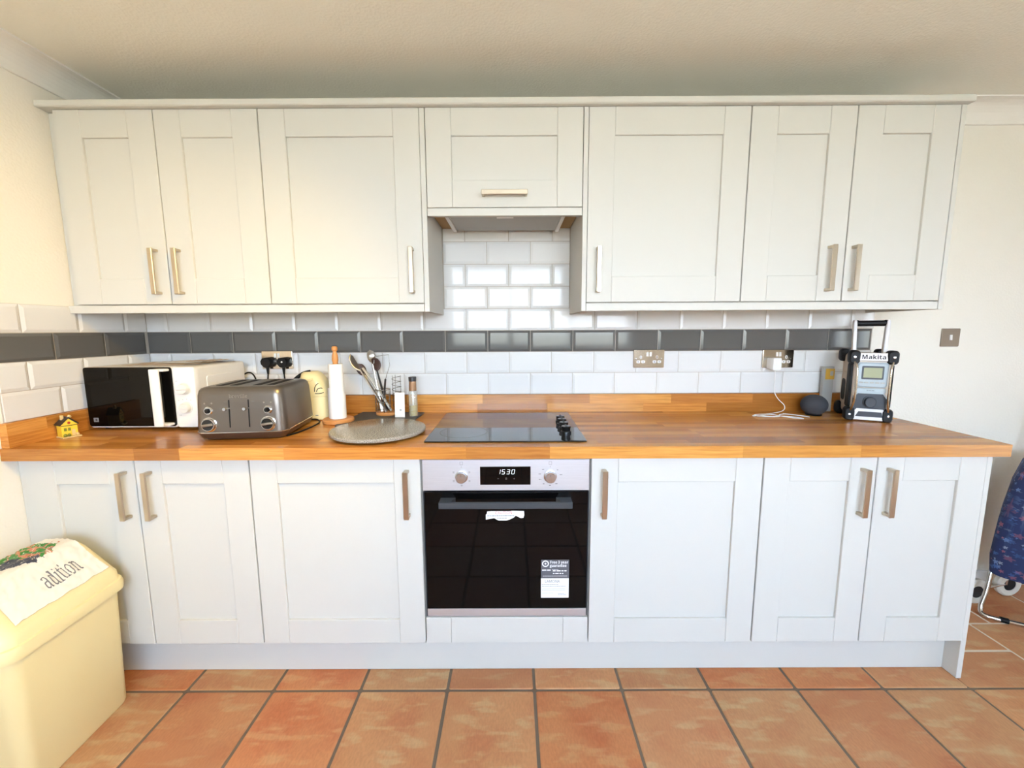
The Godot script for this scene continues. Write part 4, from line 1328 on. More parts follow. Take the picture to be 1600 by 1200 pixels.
# ---------------------------------------------------------------- kitchen roll
func build_kitchen_roll() -> void:
	var c := Vector3(-0.755, WT, 0.235)
	var h := thing("roll_holder", "turned wooden kitchen roll holder with a round base", "roll holder", c)
	L(h, "base", lathe([Vector2(0.0, 0.0005), Vector2(0.061, 0.0005), Vector2(0.0645, 0.004), Vector2(0.0645, 0.015), Vector2(0.061, 0.019), Vector2(0.0, 0.019)], 44), M.turned_wood)
	L(h, "pole", lathe([Vector2(0.0, 0.019), Vector2(0.011, 0.019), Vector2(0.011, 0.262), Vector2(0.0135, 0.270), Vector2(0.0125, 0.290), Vector2(0.0075, 0.304), Vector2(0.0080, 0.308), Vector2(0.0120, 0.313), Vector2(0.0120, 0.323), Vector2(0.0090, 0.328), Vector2(0.0, 0.329)], 24), M.turned_wood)
	var r := thing("kitchen_roll", "slim white kitchen roll on the wooden holder", "kitchen roll", c + Vector3(0, 0.0195, 0))
	var ro := PackedVector2Array()
	var seg := 48
	# wound paper: a spiral skin so that the loose end stands a little proud, hollow in the middle
	L(r, "paper", lathe([Vector2(0.0195, 0.0), Vector2(0.0310, 0.0), Vector2(0.0316, 0.002), Vector2(0.0290, 0.232), Vector2(0.0285, 0.2335), Vector2(0.0195, 0.2335), Vector2(0.0190, 0.0)], seg), M.white_paper)
	L(r, "core", lathe([Vector2(0.0165, 0.0), Vector2(0.0188, 0.0), Vector2(0.0188, 0.234), Vector2(0.0165, 0.234), Vector2(0.0165, 0.0)], 32), M.paper_tan)
	# outer half sheet, torn off lower down, its free corner lifting on the left
	var st := begin()
	var top := func(a: float) -> float: return 0.112 + 0.022 * sin(a * 0.8 - 0.3)
	var n := 40
	for layer in 2:
		for i in n:
			var a0 := lerpf(-0.9, 3.5, float(i) / n)
			var a1 := lerpf(-0.9, 3.5, float(i + 1) / n)
			var q := []
			for a in [a0, a1]:
				var lift: float = 0.0015 + 0.016 * pow(clampf((a - 2.7) / 0.8, 0.0, 1.0), 1.5) + 0.0006 * layer
				for y in [0.001, top.call(a)]:
					q.append(Vector3(cos(a) * (0.0318 + lift), y, sin(a) * (0.0318 + lift)))
			if layer == 1:
				quad(st, q[2], q[0], q[1], q[3])
			else:
				quad(st, q[0], q[2], q[3], q[1])
	L(r, "loose_sheet", done(st), M.white_paper)

# ---------------------------------------------------------------- stone boards
func build_stone_boards() -> void:
	var s := thing("slate_board", "thin dark slate board under the utensil holder and oil bottle", "board", Vector3(-0.580, WT, 0.185), -3.0)
	L(s, "slab", loft([ring_xz(rr(0.300, 0.290, 0.006, 3), 0.0005), ring_xz(rr(0.302, 0.292, 0.006, 3), 0.002), ring_xz(rr(0.302, 0.292, 0.006, 3), 0.005), ring_xz(rr(0.298, 0.288, 0.006, 3), 0.006)]), M.slate)
	var b := thing("stone_board", "round speckled grey granite board lying in front of the utensils", "board", Vector3(-0.516, WT, 0.440))
	L(b, "slab", lathe([Vector2(0.0, 0.0080), Vector2(0.172, 0.0080), Vector2(0.1765, 0.011), Vector2(0.1775, 0.018), Vector2(0.1755, 0.0225), Vector2(0.171, 0.024), Vector2(0.0, 0.024)], 72), M.granite)
	for a in 3:
		var an := TAU * a / 3.0 + 0.5
		var fy := 0.0064 if sin(an) * 0.12 < -0.09 else 0.0004
		L(b, "foot", lathe([Vector2(0.0, fy), Vector2(0.008, fy), Vector2(0.008, 0.0082), Vector2(0.0, 0.0082)], 12), M.black_plastic, Vector3(cos(an) * 0.12, 0, sin(an) * 0.12))

# ---------------------------------------------------------------- utensils
func spoon(label: String, called: String, foot: Vector3, head: Vector3, width: float, length: float, m: Material, hm: Material, tilt := 0.0, group := "utensils in the wire holder") -> void:
	# built along +y from the foot, then turned to lie from foot to head
	var t := thing(called, label, "utensil", foot, 0.0, group)
	var ax := (head - foot)
	var total := ax.length()
	var y := ax.normalized()
	var z := (Vector3(0, 0, 1) - y * y.z).normalized().rotated(y, tilt)
	var x := y.cross(z)
	t.basis = Basis(x, y, z)
	var hl := total - length
	var rings := []
	for i in 6:
		var q := float(i) / 5.0
		rings.append(ring_xz(rr(lerpf(0.014, 0.008, q), 0.0055, 0.0025, 3), q * (hl + 0.008)))
	L(t, "shaft", loft(rings, true, 60.0), m)
	# bowl: lens-shaped dish
	var rb := []
	for i in 9:
		var q := float(i) / 8.0
		var ww := width * sqrt(maxf(0.0, 1.0 - pow(2.0 * q - 1.0, 2.0))) * lerpf(0.9, 1.05, q) + 0.003
		rb.append(ring_xz(ellipse(ww * 0.5, 0.0045, 16), hl + q * length, Vector2(0, -0.010 * sin(q * PI))))
	L(t, "bowl", loft(rb, true, 80.0), hm)

func build_utensils() -> void:
	var c := Vector3(-0.590, WT + 0.0062, 0.095)
	var t := thing("utensil_holder", "wire utensil holder on an oval wooden base", "utensil holder", c)
	L(t, "base", lathe([Vector2(0.0, 0.0), Vector2(0.046, 0.0), Vector2(0.048, 0.004), Vector2(0.048, 0.011), Vector2(0.045, 0.014), Vector2(0.0, 0.014)], 36, 1.08, 0.9), M.turned_wood, Vector3(0.006, 0, 0))
	for y in [0.028, 0.062, 0.090, 0.118]:
		L(t, "ring_wire", tube(ring_points_xz(0.034, 28, y, Vector2(-0.012, 0)), 0.0014, 6, true), M.wire)
	for i in 7:
		var a := TAU * i / 7.0 + 0.3
		L(t, "upright_wire", tube([Vector3(-0.012 + cos(a) * 0.034, 0.0135, sin(a) * 0.034), Vector3(-0.012 + cos(a) * 0.034, 0.118, sin(a) * 0.034)], 0.0014, 6), M.wire)
	# slim spiral side holder
	var pts := []
	for i in 97:
		var a := TAU * i / 16.0
		pts.append(Vector3(0.050 + cos(a) * 0.021, 0.030 + 0.148 * i / 96.0, -0.012 + sin(a) * 0.021))
	L(t, "spiral_wire", tube(pts, 0.0013, 6), M.wire)
	for a in [0.4, 2.2, 4.2]:
		L(t, "upright_wire", tube([Vector3(0.044 + cos(a) * 0.0195 * 0.35, 0.0135, -0.010 + sin(a) * 0.0195 * 0.35), Vector3(0.050 + cos(a) * 0.0225, 0.030, -0.012 + sin(a) * 0.0225), Vector3(0.050 + cos(a) * 0.0225, 0.182, -0.012 + sin(a) * 0.0225)], 0.0013, 6), M.wire)
	var fy := WT + 0.0215
	spoon("dark brown serving spoon with the lowest head in the wire holder", "serving_spoon", Vector3(-0.596, fy, 0.090), Vector3(-0.722, 1.150, 0.062), 0.040, 0.062, M.satin_steel, M.utensil_brown, 0.4)
	spoon("large steel spoon leaning far out of the wire holder", "steel_spoon", Vector3(-0.584, fy, 0.107), Vector3(-0.745, 1.196, 0.094), 0.034, 0.090, M.satin_steel, M.satin_steel, 1.1)
	spoon("pale steel spoon with the highest upright head in the wire holder", "steel_spoon", Vector3(-0.606, fy, 0.104), Vector3(-0.660, 1.215, 0.075), 0.036, 0.060, M.satin_steel, M.satin_steel, 0.2)
	spoon("dark brown slotted spoon in the middle of the wire holder", "slotted_spoon", Vector3(-0.588, fy, 0.075), Vector3(-0.636, 1.182, 0.100), 0.044, 0.066, M.utensil_black, M.utensil_brown, -0.3)
	var ms := thing("wire_masher", "bent wire utensil with an open square loop above the holder", "utensil", Vector3(-0.612, fy, 0.084), 0.0, "utensils in the wire holder")
	L(ms, "shaft", tube([Vector3(0, 0, 0), Vector3(0.018, 0.105, 0.006), Vector3(0.024, 0.150, 0.008)], 0.0045, 8), M.utensil_black)
	L(ms, "wire_loop", tube([Vector3(0.023, 0.145, 0.008), Vector3(0.044, 0.212, 0.004), Vector3(0.041, 0.262, 0.002), Vector3(-0.022, 0.254, 0.012), Vector3(-0.024, 0.222, 0.014)], 0.0016, 7), M.wire)
	var tg := thing("tongs", "steel tongs leaning across the wire holder", "utensil", Vector3(-0.566, fy, 0.094), 0.0, "utensils in the wire holder")
	for s in [-1.0, 1.0]:
		L(tg, "arm", tube(curve([Vector3(0.0, 0.001 if s > 0 else 0.003, 0.004 * s), Vector3(-0.040, 0.070, 0.008 * s), Vector3(-0.085, 0.145, 0.009 * s), Vector3(-0.125, 0.202, 0.006 * s)]), 0.0038, 8), M.satin_steel)

func build_oil_and_card() -> void:
	var o := thing("oil_bottle", "clear glass oil bottle with black cap and a little oil", "bottle", Vector3(-0.452, WT + 0.0062, 0.140))
	L(o, "glass", lathe([Vector2(0.0, 0.0), Vector2(0.0195, 0.0), Vector2(0.0205, 0.002), Vector2(0.0198, 0.112), Vector2(0.0170, 0.119), Vector2(0.0155, 0.120), Vector2(0.0180, 0.112), Vector2(0.0188, 0.004), Vector2(0.0, 0.004)], 32), M.bottle_glass)
	L(o, "oil", lathe([Vector2(0.0, 0.0042), Vector2(0.0184, 0.0042), Vector2(0.0184, 0.052), Vector2(0.0, 0.052)], 28), M.oil)
	L(o, "dip_tube", lathe([Vector2(0.0, 0.012), Vector2(0.003, 0.012), Vector2(0.003, 0.116), Vector2(0.0, 0.116)], 12), M.white_plastic)
	L(o, "neck", lathe([Vector2(0.0, 0.1165), Vector2(0.0165, 0.1165), Vector2(0.0172, 0.120), Vector2(0.0160, 0.160), Vector2(0.0, 0.160)], 28), M.copper_neck)
	L(o, "cap", lathe([Vector2(0.0, 0.1605), Vector2(0.0165, 0.1605), Vector2(0.0178, 0.178), Vector2(0.0165, 0.1805), Vector2(0.0, 0.181)], 28), M.cap_black)
	var c := thing("card", "small plain white card standing in front of the utensil holder", "card", Vector3(-0.506, WT + 0.0068, 0.172), -3.0)
	L(c, "sheet", bbox(Vector3(0.045, 0.112, 0.0012), 0.0002), M.white_paper, Vector3(0, 0.0562, -0.004), Vector3(-4, 0, 0))
	L(c, "printed_spot", lathe([Vector2(0.0, 0.0), Vector2(0.005, 0.0), Vector2(0.005, 0.0004), Vector2(0.0, 0.0004)], 20), M.carton_grey, Vector3(0.004, 0.034, -0.0016), Vector3(86, 0, 0))

func build_speaker_and_charger() -> void:
	var s := thing("smart_speaker", "charcoal fabric ball-shaped smart speaker beside the radio", "speaker", Vector3(1.378, WT, 0.125))
	var p := []
	for i in 17:
		var a := -PI / 2 + PI * i / 16.0
		p.append(Vector2(cos(a) * 0.0535, 0.0475 + sin(a) * 0.047))
	p = p.slice(2, 17)
	p.insert(0, Vector2(0.0, p[0].y))
	L(s, "cloth_shell", lathe(p, 44), M.speaker_cloth)
	L(s, "foot_ring", lathe([Vector2(0.0, 0.0004), Vector2(0.032, 0.0004), Vector2(0.034, 0.006), Vector2(0.0, 0.006)], 32), M.black_plastic)
	# charger in the socket and its cable on the worktop
	var c := thing("charger", "white phone charger plugged into the steel socket", "charger", Vector3(1.231, 1.115, 0.0175))
	L(c, "block", loft([ring_xy(rr(0.044, 0.050, 0.006), 0.0, Vector2(0.004, 0.026)), ring_xy(rr(0.046, 0.052, 0.006), 0.010, Vector2(0.004, 0.026)), ring_xy(rr(0.042, 0.060, 0.006), 0.040, Vector2(0.004, 0.024)), ring_xy(rr(0.038, 0.056, 0.006), 0.046, Vector2(0.004, 0.024))], true, 50.0), M.white_plastic)
	var y := 0.912
	var O := Vector3(1.231, 1.115, 0.0175)
	var pts := [Vector3(1.237, 1.112, 0.045), Vector3(1.238, 1.07, 0.048), Vector3(1.240, 1.01, 0.048), Vector3(1.252, 0.975, 0.060), Vector3(1.275, 0.945, 0.075), Vector3(1.262, y + 0.010, 0.085), Vector3(1.19, y + 0.001, 0.105), Vector3(1.115, y, 0.120), Vector3(1.105, y, 0.145), Vector3(1.16, y, 0.165), Vector3(1.215, y, 0.158), Vector3(1.262, y, 0.185), Vector3(1.272, y, 0.215), Vector3(1.235, y + 0.001, 0.200), Vector3(1.20, y + 0.003, 0.160), Vector3(1.245, y + 0.003, 0.125), Vector3(1.30, y + 0.001, 0.150), Vector3(1.322, y, 0.180), Vector3(1.28, y + 0.003, 0.150), Vector3(1.255, y, 0.100)]
	var lp := []
	for q in pts:
		lp.append(q - O)
	L(c, "cable", tube(curve(lp, 7), 0.0018, 7), M.white_plastic)
	var cb := thing("cable", "short white cable bundled beside the charger lead", "cable", Vector3(1.15, WT, 0.15))
	L(cb, "lead", tube(curve([Vector3(-0.045, 0.0022, 0.0), Vector3(0.0, 0.0022, 0.022), Vector3(0.05, 0.0022, 0.012), Vector3(0.03, 0.0060, -0.006), Vector3(-0.02, 0.0060, 0.006), Vector3(-0.040, 0.0060, 0.016), Vector3(0.0, 0.0095, 0.012)], 6), 0.0019, 7), M.white_plastic)
	L(cb, "connector", bbox(Vector3(0.020, 0.0042, 0.0075), 0.0008), M.white_plastic, Vector3(-0.054, 0.0026, -0.003), Vector3(0, 15, 0))

# ---------------------------------------------------------------- radio
func build_radio() -> void:
	var t := thing("jobsite_radio", "rugged white and black jobsite radio with carrying handle", "radio", Vector3(1.560, WT, 0.164), -27.0)
	t.scale = Vector3(0.85, 1.0, 1.0)
	var zf := 0.105       # front plane of the housing
	var w := 0.150
	var O := Vector2(0, 0.150)
	# housing
	L(t, "housing", loft([ring_xy(rr(w - 0.02, 0.250, 0.02), -0.080, O), ring_xy(rr(w, 0.270, 0.02), -0.070, O), ring_xy(rr(w, 0.270, 0.02), zf - 0.008, O), ring_xy(rr(w - 0.014, 0.256, 0.02), zf, O)], true, 50.0), M.radio_tan)
	# top brand plate, sloping back a little
	var bp := L(t, "name_plate", slab(0.118, 0.034, 0.004, 0.0, 0.012, 0.003), M.radio_white, Vector3(0, 0.272, zf - 0.004), Vector3(-10, 0, 0))
	text(bp, "lettering", "Makita", 0.018, M.print_dark, Vector3(0, -0.001, 0.0125), Vector3.ZERO, true, false, 1.15)
	# display console
	var con := L(t, "display_console", loft([ring_xy(rr(0.122, 0.105, 0.012, 4), zf - 0.002, Vector2(0, 0.198)), ring_xy(rr(0.122, 0.105, 0.012, 4), zf + 0.008, Vector2(0, 0.198)), ring_xy(rr(0.112, 0.095, 0.012, 4), zf + 0.013, Vector2(0, 0.198))], true, 40.0), M.radio_blue_grey)
	L(con, "display_bezel", slab(0.086, 0.056, 0.004, 0.0, 0.002, 0.001), M.grey_plastic, Vector3(0, 0.208, zf + 0.0125))
	L(con, "display", slab(0.072, 0.042, 0.002, 0.0, 0.001, 0.0003), M.lcd, Vector3(0, 0.208, zf + 0.0145))
	for i in 5:
		L(con, "preset_button", slab(0.016, 0.006, 0.002, 0.0, 0.002, 0.0006), M.carton_grey, Vector3(-0.042 + 0.021 * i, 0.166, zf + 0.0128))
	L(t, "middle_band", slab(0.120, 0.020, 0.003, 0.0, 0.008, 0.002), M.radio_blue_grey, Vector3(0, 0.132, zf - 0.001))
	small_print(t, 0.030, 0.003, M.print_grey, Vector3(0, 0.132, zf + 0.0072))
	# lower dark console with tuning dial
	var lowp := PackedVector2Array([Vector2(-0.066, 0.045), Vector2(0.066, 0.045), Vector2(0.066, 0.104), Vector2(0.050, 0.121), Vector2(-0.050, 0.121), Vector2(-0.066, 0.104)])
	var lc := L(t, "tuning_console", extrude(lowp, zf - 0.002, zf + 0.008), M.radio_charcoal)
	L(lc, "tuning_dial", lathe([Vector2(0.0, 0.0), Vector2(0.0270, 0.0), Vector2(0.0270, 0.004), Vector2(0.0225, 0.005), Vector2(0.0215, 0.017), Vector2(0.0195, 0.019), Vector2(0.0, 0.0185)], 36), M.radio_charcoal, Vector3(0, 0.084, zf + 0.008), Vector3(90, 0, 0))
	var rim := PackedVector2Array([Vector2(-0.068, 0.100), Vector2(-0.052, 0.124), Vector2(0.052, 0.124), Vector2(0.068, 0.100), Vector2(0.063, 0.100), Vector2(0.049, 0.119), Vector2(-0.049, 0.119), Vector2(-0.063, 0.100)])
	L(lc, "console_rim", extrude(rim, zf - 0.002, zf + 0.010), M.radio_blue_grey)
	# white foot bezel with dark recess
	var fb := L(t, "foot_bezel", extrude(PackedVector2Array([Vector2(-0.078, 0.006), Vector2(0.074, 0.006), Vector2(0.068, 0.040), Vector2(0.054, 0.054), Vector2(-0.048, 0.054), Vector2(-0.062, 0.038)]), zf - 0.004, zf + 0.011), M.radio_white)
	L(fb, "recess", extrude(PackedVector2Array([Vector2(-0.052, 0.020), Vector2(0.056, 0.020), Vector2(0.050, 0.042), Vector2(-0.040, 0.042)]), zf + 0.0105, zf + 0.0118), M.radio_charcoal)
	# rubber bumpers at the corners, front and back
	for sx in [-1.0, 1.0]:
		for sy in [0.0, 1.0]:
			for sz in [-1.0, 1.0]:
				var yy := 0.028 if sy == 0.0 else 0.272
				var bz := 0.098 if sz > 0 else -0.066
				var bm := L(t, "bumper", loft([ring_xy(rr(0.040, 0.054, 0.014, 4), bz - 0.026, Vector2(sx * 0.074, yy)), ring_xy(rr(0.044, 0.058, 0.016, 4), bz - 0.020, Vector2(sx * 0.074, yy)), ring_xy(rr(0.044, 0.058, 0.016, 4), bz + 0.014, Vector2(sx * 0.074, yy)), ring_xy(rr(0.034, 0.046, 0.012, 4), bz + 0.022, Vector2(sx * 0.074, yy))], true, 50.0), M.black_plastic)
				bm.rotation_degrees.z = 0.0
				if sz > 0:
					L(bm, "screw", lathe([Vector2(0.0, 0.0), Vector2(0.0058, 0.0), Vector2(0.0050, 0.003), Vector2(0.0, 0.0035)], 18), M.chrome, Vector3(sx * 0.076, yy, bz + 0.0215), Vector3(90, 0, 0))
		# side bumper strip and steel guard bar
		L(t, "side_guard", slab(0.052, 0.190, 0.012, 0.0, 0.012, 0.006), M.black_plastic, Vector3(sx * 0.074, 0.150, 0.078), Vector3(0, 90 * sx, 0))
		L(t, "guard_bar", tube(curve([Vector3(sx * 0.074, 0.252, zf + 0.012), Vector3(sx * 0.066, 0.232, zf + 0.024), Vector3(sx * 0.064, 0.195, zf + 0.028), Vector3(sx * 0.064, 0.110, zf + 0.028), Vector3(sx * 0.068, 0.070, zf + 0.022), Vector3(sx * 0.074, 0.046, zf + 0.012)]), 0.0052, 10), M.polished_steel)
		# loudspeaker grille on the side
		var gr := L(t, "side_speaker", slab(0.100, 0.140, 0.030, 0.0, 0.004, 0.002), M.radio_tan, Vector3(sx * 0.0745, 0.130, -0.015), Vector3(0, 90 * sx, 0))
		L(gr, "grille", slab(0.062, 0.095, 0.020, 0.0, 0.002, 0.001), M.black_plastic, Vector3(0, -0.010, 0.0038))
		# handle posts
		L(t, "handle_post", loft([ring_xz(rr(0.017, 0.030, 0.005, 3), 0.262, Vector2(sx * 0.060, 0.030)), ring_xz(rr(0.017, 0.028, 0.005, 3), 0.418, Vector2(sx * 0.066, 0.026)), ring_xz(rr(0.012, 0.022, 0.005, 3), 0.428, Vector2(sx * 0.066, 0.026))], true, 50.0), M.radio_white)
	L(t, "handle_grip", tube([Vector3(-0.060, 0.417, 0.026), Vector3(-0.050, 0.414, 0.026), Vector3(0.050, 0.414, 0.026), Vector3(0.060, 0.417, 0.026)], 0.0125, 14), M.black_plastic)
	# narrow carton behind the radio
	var b := thing("carton", "narrow grey carton with a yellow label behind the speaker", "carton", Vector3(1.490, WT, 0.0455))
	LB(b, "box", M.carton_grey, Vector3(-0.024, 0.0005, -0.014), Vector3(0.024, 0.215, 0.004), 0.001)
	var yl := LB(b, "label_panel", M.carton_yellow, Vector3(-0.016, 0.155, 0.004), Vector3(0.026, 0.205, 0.0052), 0.0003)
	LB(yl, "window_print", M.carton_grey, Vector3(0.0, -0.008, 0.0006), Vector3(0.014, 0.014, 0.0010), 0.0001)

# ---------------------------------------------------------------- small yellow house
func build_ornament() -> void:
	var t := thing("house_ornament", "little yellow house ornament with a dark roof", "ornament", Vector3(-1.682, WT, 0.470), 66.0)
	t.scale = Vector3(0.85, 0.95, 0.85)
	LB(t, "base", M.ornament_tan, Vector3(-0.030, 0.0005, -0.026), Vector3(0.034, 0.006, 0.034), 0.001)
	L(t, "walls", extrude(PackedVector2Array([Vector2(-0.026, 0.006), Vector2(0.026, 0.006), Vector2(0.026, 0.052), Vector2(0.0, 0.076), Vector2(-0.026, 0.052)]), -0.022, 0.022), M.yellow_paint)
	for s in [-1.0, 1.0]:
		L(t, "roof_half", bbox(Vector3(0.044, 0.005, 0.050), 0.001), M.roof_black, Vector3(s * 0.0155, 0.0665, -0.001), Vector3(0, 0, -42.7 * s))
	LB(t, "eaves_band", M.roof_black, Vector3(-0.027, 0.0475, 0.0218), Vector3(0.027, 0.0500, 0.0232), 0.0003)
	L(t, "gable_heart", lathe([Vector2(0.0, 0.0), Vector2(0.0055, 0.0), Vector2(0.0045, 0.0015), Vector2(0.0, 0.002)], 14), M.heart_red, Vector3(0, 0.0595, 0.0218), Vector3(90, 0, 0))
	LB(t, "front_door", M.ornament_tan, Vector3(0.006, 0.0062, 0.0218), Vector3(0.018, 0.032, 0.0232), 0.0004)
	for x in [-0.014, -0.001]:
		LB(t, "window", M.ornament_green, Vector3(x - 0.0045, 0.028, 0.0218), Vector3(x + 0.0045, 0.040, 0.0228), 0.0003)
	for q in [[-0.018, 0.028], [-0.006, 0.030], [0.022, 0.027]]:
		L(t, "shrub", lathe([Vector2(0.0, 0.0), Vector2(0.0055, 0.002), Vector2(0.0065, 0.006), Vector2(0.0040, 0.011), Vector2(0.0, 0.013)], 12), M.ornament_green if q[0] < 0.0 else M.ornament_tan, Vector3(q[0], 0.006, q[1]))
	L(t, "chimney", bbox(Vector3(0.010, 0.018, 0.010), 0.001), M.ornament_tan, Vector3(-0.012, 0.080, -0.004))
	L(t, "roof_bird", lathe([Vector2(0.0, 0.0), Vector2(0.006, 0.001), Vector2(0.0075, 0.006), Vector2(0.004, 0.011), Vector2(0.0, 0.013)], 12), M.ornament_tan, Vector3(0.010, 0.076, 0.004))

# ---------------------------------------------------------------- bin with a carrier bag on its lid
func build_bin() -> void:
	var t := thing("bin", "cream plastic swing bin standing against the side wall", "bin", Vector3(-1.522, 0.0, 0.835), 3.0)
	var w := 0.335
	var d := 0.370
	L(t, "body", loft([ring_xz(rr(w - 0.044, d - 0.044, 0.030), 0.0005), ring_xz(rr(w - 0.034, d - 0.034, 0.035), 0.010), ring_xz(rr(w - 0.012, d - 0.012, 0.040), 0.432)], true, 50.0), M.cream_plastic)
	L(t, "rim", loft([ring_xz(rr(w - 0.014, d - 0.014, 0.042), 0.420), ring_xz(rr(w + 0.016, d + 0.016, 0.046), 0.422), ring_xz(rr(w + 0.020, d + 0.020, 0.048), 0.444), ring_xz(rr(w + 0.012, d + 0.012, 0.046), 0.458), ring_xz(rr(w - 0.006, d - 0.006, 0.042), 0.462)], true, 40.0), M.cream_plastic)
	# hood: side slopes to a flat top; height, narrowing across, narrowing along
	var HOOD := [[0.460, 0.0, 0.0], [0.484, 0.004, 0.004], [0.496, 0.024, 0.010], [0.540, 0.105, 0.018], [0.582, 0.180, 0.030], [0.601, 0.222, 0.046], [0.605, 0.246, 0.066]]
	var rings := []
	for q in HOOD:
		rings.append(ring_xz(rr(w - q[1], d - q[2], 0.042 - q[1] * 0.08), q[0]))
	L(t, "lid", loft(rings, true, 45.0), M.cream_plastic)
	# limp printed carrier bag draped over the right-hand slope and the top
	var bag := thing("plastic_bag", "crumpled white printed plastic bag draped over the bin lid", "bag", Vector3(-1.522, 0.0, 0.835), 3.0)
	var cn := noise(91, 1.0, 3)
	var H := func(x: float, z: float) -> float:
		var ax := absf(x) * 2.0
		var sh := (w - ax)
		var y := 0.0
		for k in HOOD.size() - 1:
			var p: Array = HOOD[k]
			var q: Array = HOOD[k + 1]
			if sh >= p[1] and sh <= q[1]:
				y = lerpf(p[0], q[0], (sh - p[1]) / (q[1] - p[1]))
		if sh > HOOD[-1][1]:
			y = HOOD[-1][0]
		var dz := d * 0.5 - absf(z)
		if dz < 0.03:
			y -= (0.03 - dz) * 0.5
		return y
	var st := begin()
	var nx := 44
	var nz := 40
	var P := func(i: float, j: float, dy: float) -> Vector3:
		var u := i / nx
		var v := j / nz
		var x := lerpf(-0.07, 0.150, u) - 0.020 * absf(sin(v * 7.0)) * (1.0 - u)
		var z := lerpf(-0.150, 0.140, v) + 0.018 * sin(u * 5.0 + 1.0) * (v - 0.4)
		var wr := 0.009 * absf(cn.get_noise_2d(u * 6.0, v * 5.0)) + 0.003 * absf(cn.get_noise_2d(u * 18.0 + 9.0, v * 14.0))
		return Vector3(x, H.call(x, z) + 0.004 + wr + dy, z)
	for i in nx:
		for j in nz:
			var m := 1
			st.set_smooth_group(m)
			quad(st, P.call(i, j, 0.001), P.call(i, j + 1, 0.001), P.call(i + 1, j + 1, 0.001), P.call(i + 1, j, 0.001))
			st.set_smooth_group(2)
			quad(st, P.call(i, j, 0.0), P.call(i + 1, j, 0.0), P.call(i + 1, j + 1, 0.0), P.call(i, j + 1, 0.0))
	st.set_smooth_group(3)
	for i in nx:
		quad(st, P.call(i, nz, 0.0), P.call(i + 1, nz, 0.0), P.call(i + 1, nz, 0.001), P.call(i, nz, 0.001))
		quad(st, P.call(i + 1, 0, 0.0), P.call(i, 0, 0.0), P.call(i, 0, 0.001), P.call(i + 1, 0, 0.001))
	for j in nz:
		quad(st, P.call(nx, j + 1, 0.0), P.call(nx, j, 0.0), P.call(nx, j, 0.001), P.call(nx, j + 1, 0.001))
		quad(st, P.call(0, j, 0.0), P.call(0, j + 1, 0.0), P.call(0, j + 1, 0.001), P.call(0, j, 0.001))
	# film with its printed food picture: colours by place on the sheet
	var fm := mat("bag_film", Color8(238, 233, 222), 0.35)
	L(bag, "film", done(st), fm)
	var pr := noise(95, 1.0, 3)
	var cols := [Color8(62, 66, 82), Color8(206, 130, 100), Color8(60, 130, 52), Color8(130, 108, 98)]
	var mats := []
	for k in 4:
		mats.append(mat("bag_print_%d" % k, cols[k], 0.4))
	# patches of print follow the film a hair above it
	var patch := func(i0: int, i1: int, j0: int, j1: int, test: Callable) -> ArrayMesh:
		var s2 := begin()
		for i in range(i0 * 2, i1 * 2):
			for j in range(j0 * 2, j1 * 2):
				if test.call(i / 2.0, j / 2.0):
					var q := []
					for c in [[0, 0], [0, 1], [1, 1], [1, 0]]:
						q.append(P.call((i + c[0]) / 2.0, (j + c[1]) / 2.0, 0.0018))
					quad(s2, q[0], q[1], q[2], q[3])
		return done(s2)
	var zone := func(i: float, j: float) -> int:
		var a := (i - 15.0) / 11.0
		var b := (j - 15.0) / 12.0
		if a * a + b * b > 1.0 + 0.5 * pr.get_noise_2d(i * 0.2, j * 0.2):
			return -1
		var n := pr.get_noise_2d(i * 0.12 + 30.0, j * 0.12)
		if a * 0.4 + b > 0.25 + 0.3 * n:
			return 0
		if n > 0.16:
			return 2
		if n > -0.16:
			return 1
		return 3 if a > 0.1 else 2
	for k in 4:
		L(bag, "print_patch", patch.call(2, 30, 1, 30, func(i: float, j: float) -> bool: return zone.call(i, j) == k), mats[k])
	# lettering printed on the film: flat glyphs laid onto its surface
	var fnt := SystemFont.new()
	fnt.font_names = PackedStringArray(["Droid Serif"])
	for wd in [["adition", 0.034, 36.0, 15.5, "print_grey", 0.74]]:
		var tm := TextMesh.new()
		tm.text = wd[0]
		tm.font = fnt
		tm.font_size = 48
		tm.pixel_size = wd[1] / 35.0
		tm.depth = 0.0
		tm.curve_step = 1.5
		var arr := tm.get_mesh_arrays()
		var vs: PackedVector3Array = arr[Mesh.ARRAY_VERTEX]
		var ix: PackedInt32Array = arr[Mesh.ARRAY_INDEX]
		var tx := begin(true)
		var put := func(a: Vector3) -> Vector3:
			return P.call(wd[2] - a.y / 0.220 * nx, wd[3] - a.x * wd[5] / 0.290 * nz, 0.0022)
		for k in range(0, ix.size(), 3):
			var a: Vector3 = put.call(vs[ix[k]])
			var b: Vector3 = put.call(vs[ix[k + 1]])
			var c: Vector3 = put.call(vs[ix[k + 2]])
			if (b - a).cross(c - a).y < 0.0:
				tri(tx, a, c, b)
			else:
				tri(tx, a, b, c)
		L(bag, "lettering", done(tx), M[wd[4]])

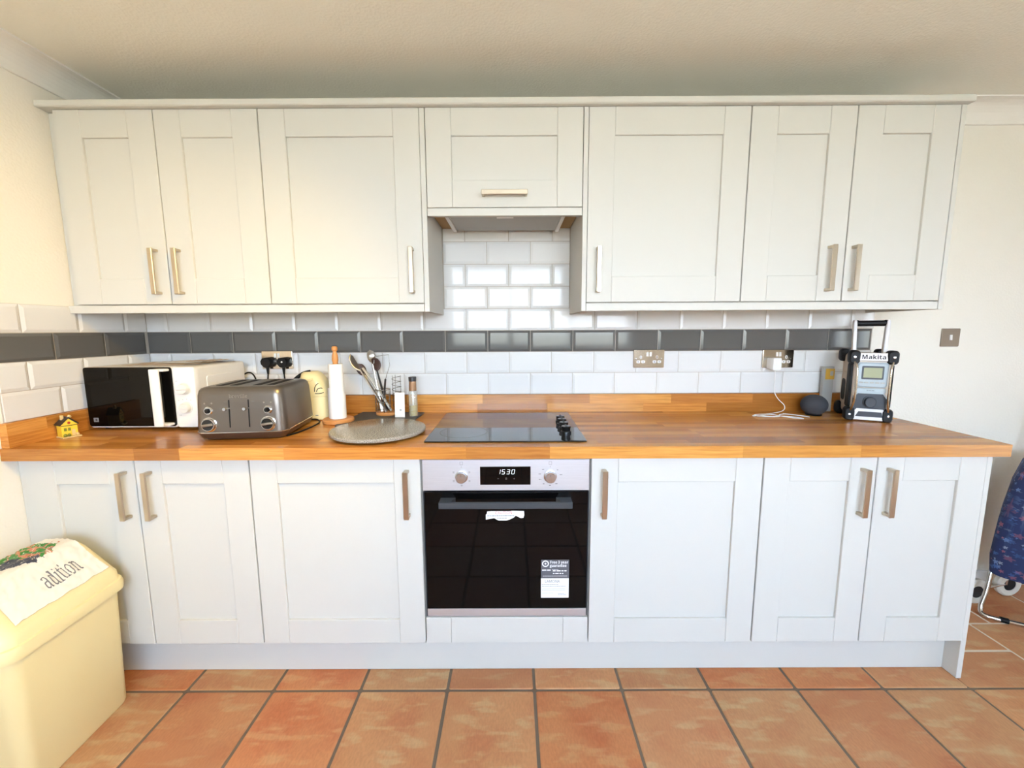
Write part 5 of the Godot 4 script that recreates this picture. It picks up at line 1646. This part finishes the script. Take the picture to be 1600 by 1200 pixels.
# ---------------------------------------------------------------- shopping trolley
func build_trolley() -> void:
	var t := thing("shopping_trolley", "navy flowered shopping trolley with white wheels by the wall", "trolley", Vector3(2.315, 0.0, 0.25), 0.0)
	var rings := []
	var a := deg_to_rad(-38.0)
	for q in [[0.215, 0.30, 0.22, 0.0], [0.220, 0.33, 0.25, 0.0], [0.30, 0.345, 0.265, 0.006], [0.46, 0.335, 0.255, 0.022], [0.60, 0.31, 0.23, 0.038], [0.70, 0.27, 0.19, 0.046], [0.74, 0.22, 0.14, 0.048]]:
		var r := PackedVector3Array()
		for p in rr(q[1], q[2], 0.05, 5):
			var v: Vector2 = p.rotated(a)
			r.append(Vector3(v.x + q[3], q[0], v.y - q[3] * 0.4))
		rings.append(r)
	L(t, "bag", loft(rings, true, 60.0), M.flower_fabric, Vector3(0.0, 0.0, 0.02))
	# tube frame: legs bent into a foot hoop on the floor
	var fp := [Vector3(-0.115, 0.225, -0.04), Vector3(-0.150, 0.110, -0.02), Vector3(-0.178, 0.035, -0.010), Vector3(-0.186, 0.013, 0.008), Vector3(-0.160, 0.0105, 0.035), Vector3(-0.08, 0.0105, 0.080), Vector3(0.06, 0.0105, 0.160), Vector3(0.10, 0.0105, 0.172), Vector3(0.135, 0.03, 0.150), Vector3(0.145, 0.225, 0.10)]
	L(t, "foot_hoop", tube(curve(fp, 5), 0.0095, 10), M.chrome)
	for k in [[-0.135, 0.049], [-0.055, 0.094]]:
		L(t, "rubber_clip", tube([Vector3(k[0] - 0.011, 0.0125, k[1] - 0.0065), Vector3(k[0] + 0.011, 0.0125, k[1] + 0.0065)], 0.0122, 10), M.black_plastic)
	L(t, "axle", tube([Vector3(-0.118, 0.0608, -0.092), Vector3(0.100, 0.0608, -0.147)], 0.006, 8), M.chrome)
	L(t, "frame_post", tube([Vector3(0.085, 0.060, -0.143), Vector3(0.16, 0.95, -0.16)], 0.009, 10), M.chrome)
	for q in [[-0.118, -0.092], [0.100, -0.147]]:
		var wh := L(t, "wheel", lathe([Vector2(0.030, -0.013), Vector2(0.052, -0.014), Vector2(0.0605, -0.008), Vector2(0.0605, 0.008), Vector2(0.052, 0.014), Vector2(0.030, 0.013), Vector2(0.030, -0.013)], 36), M.tyre_white, Vector3(q[0], 0.0608, q[1]))
		wh.rotation_degrees = Vector3(90, 0, 0)
		L(wh, "hub", lathe([Vector2(0.0, -0.010), Vector2(0.0305, -0.010), Vector2(0.0305, 0.010), Vector2(0.0, 0.010)], 28), M.hub_black)
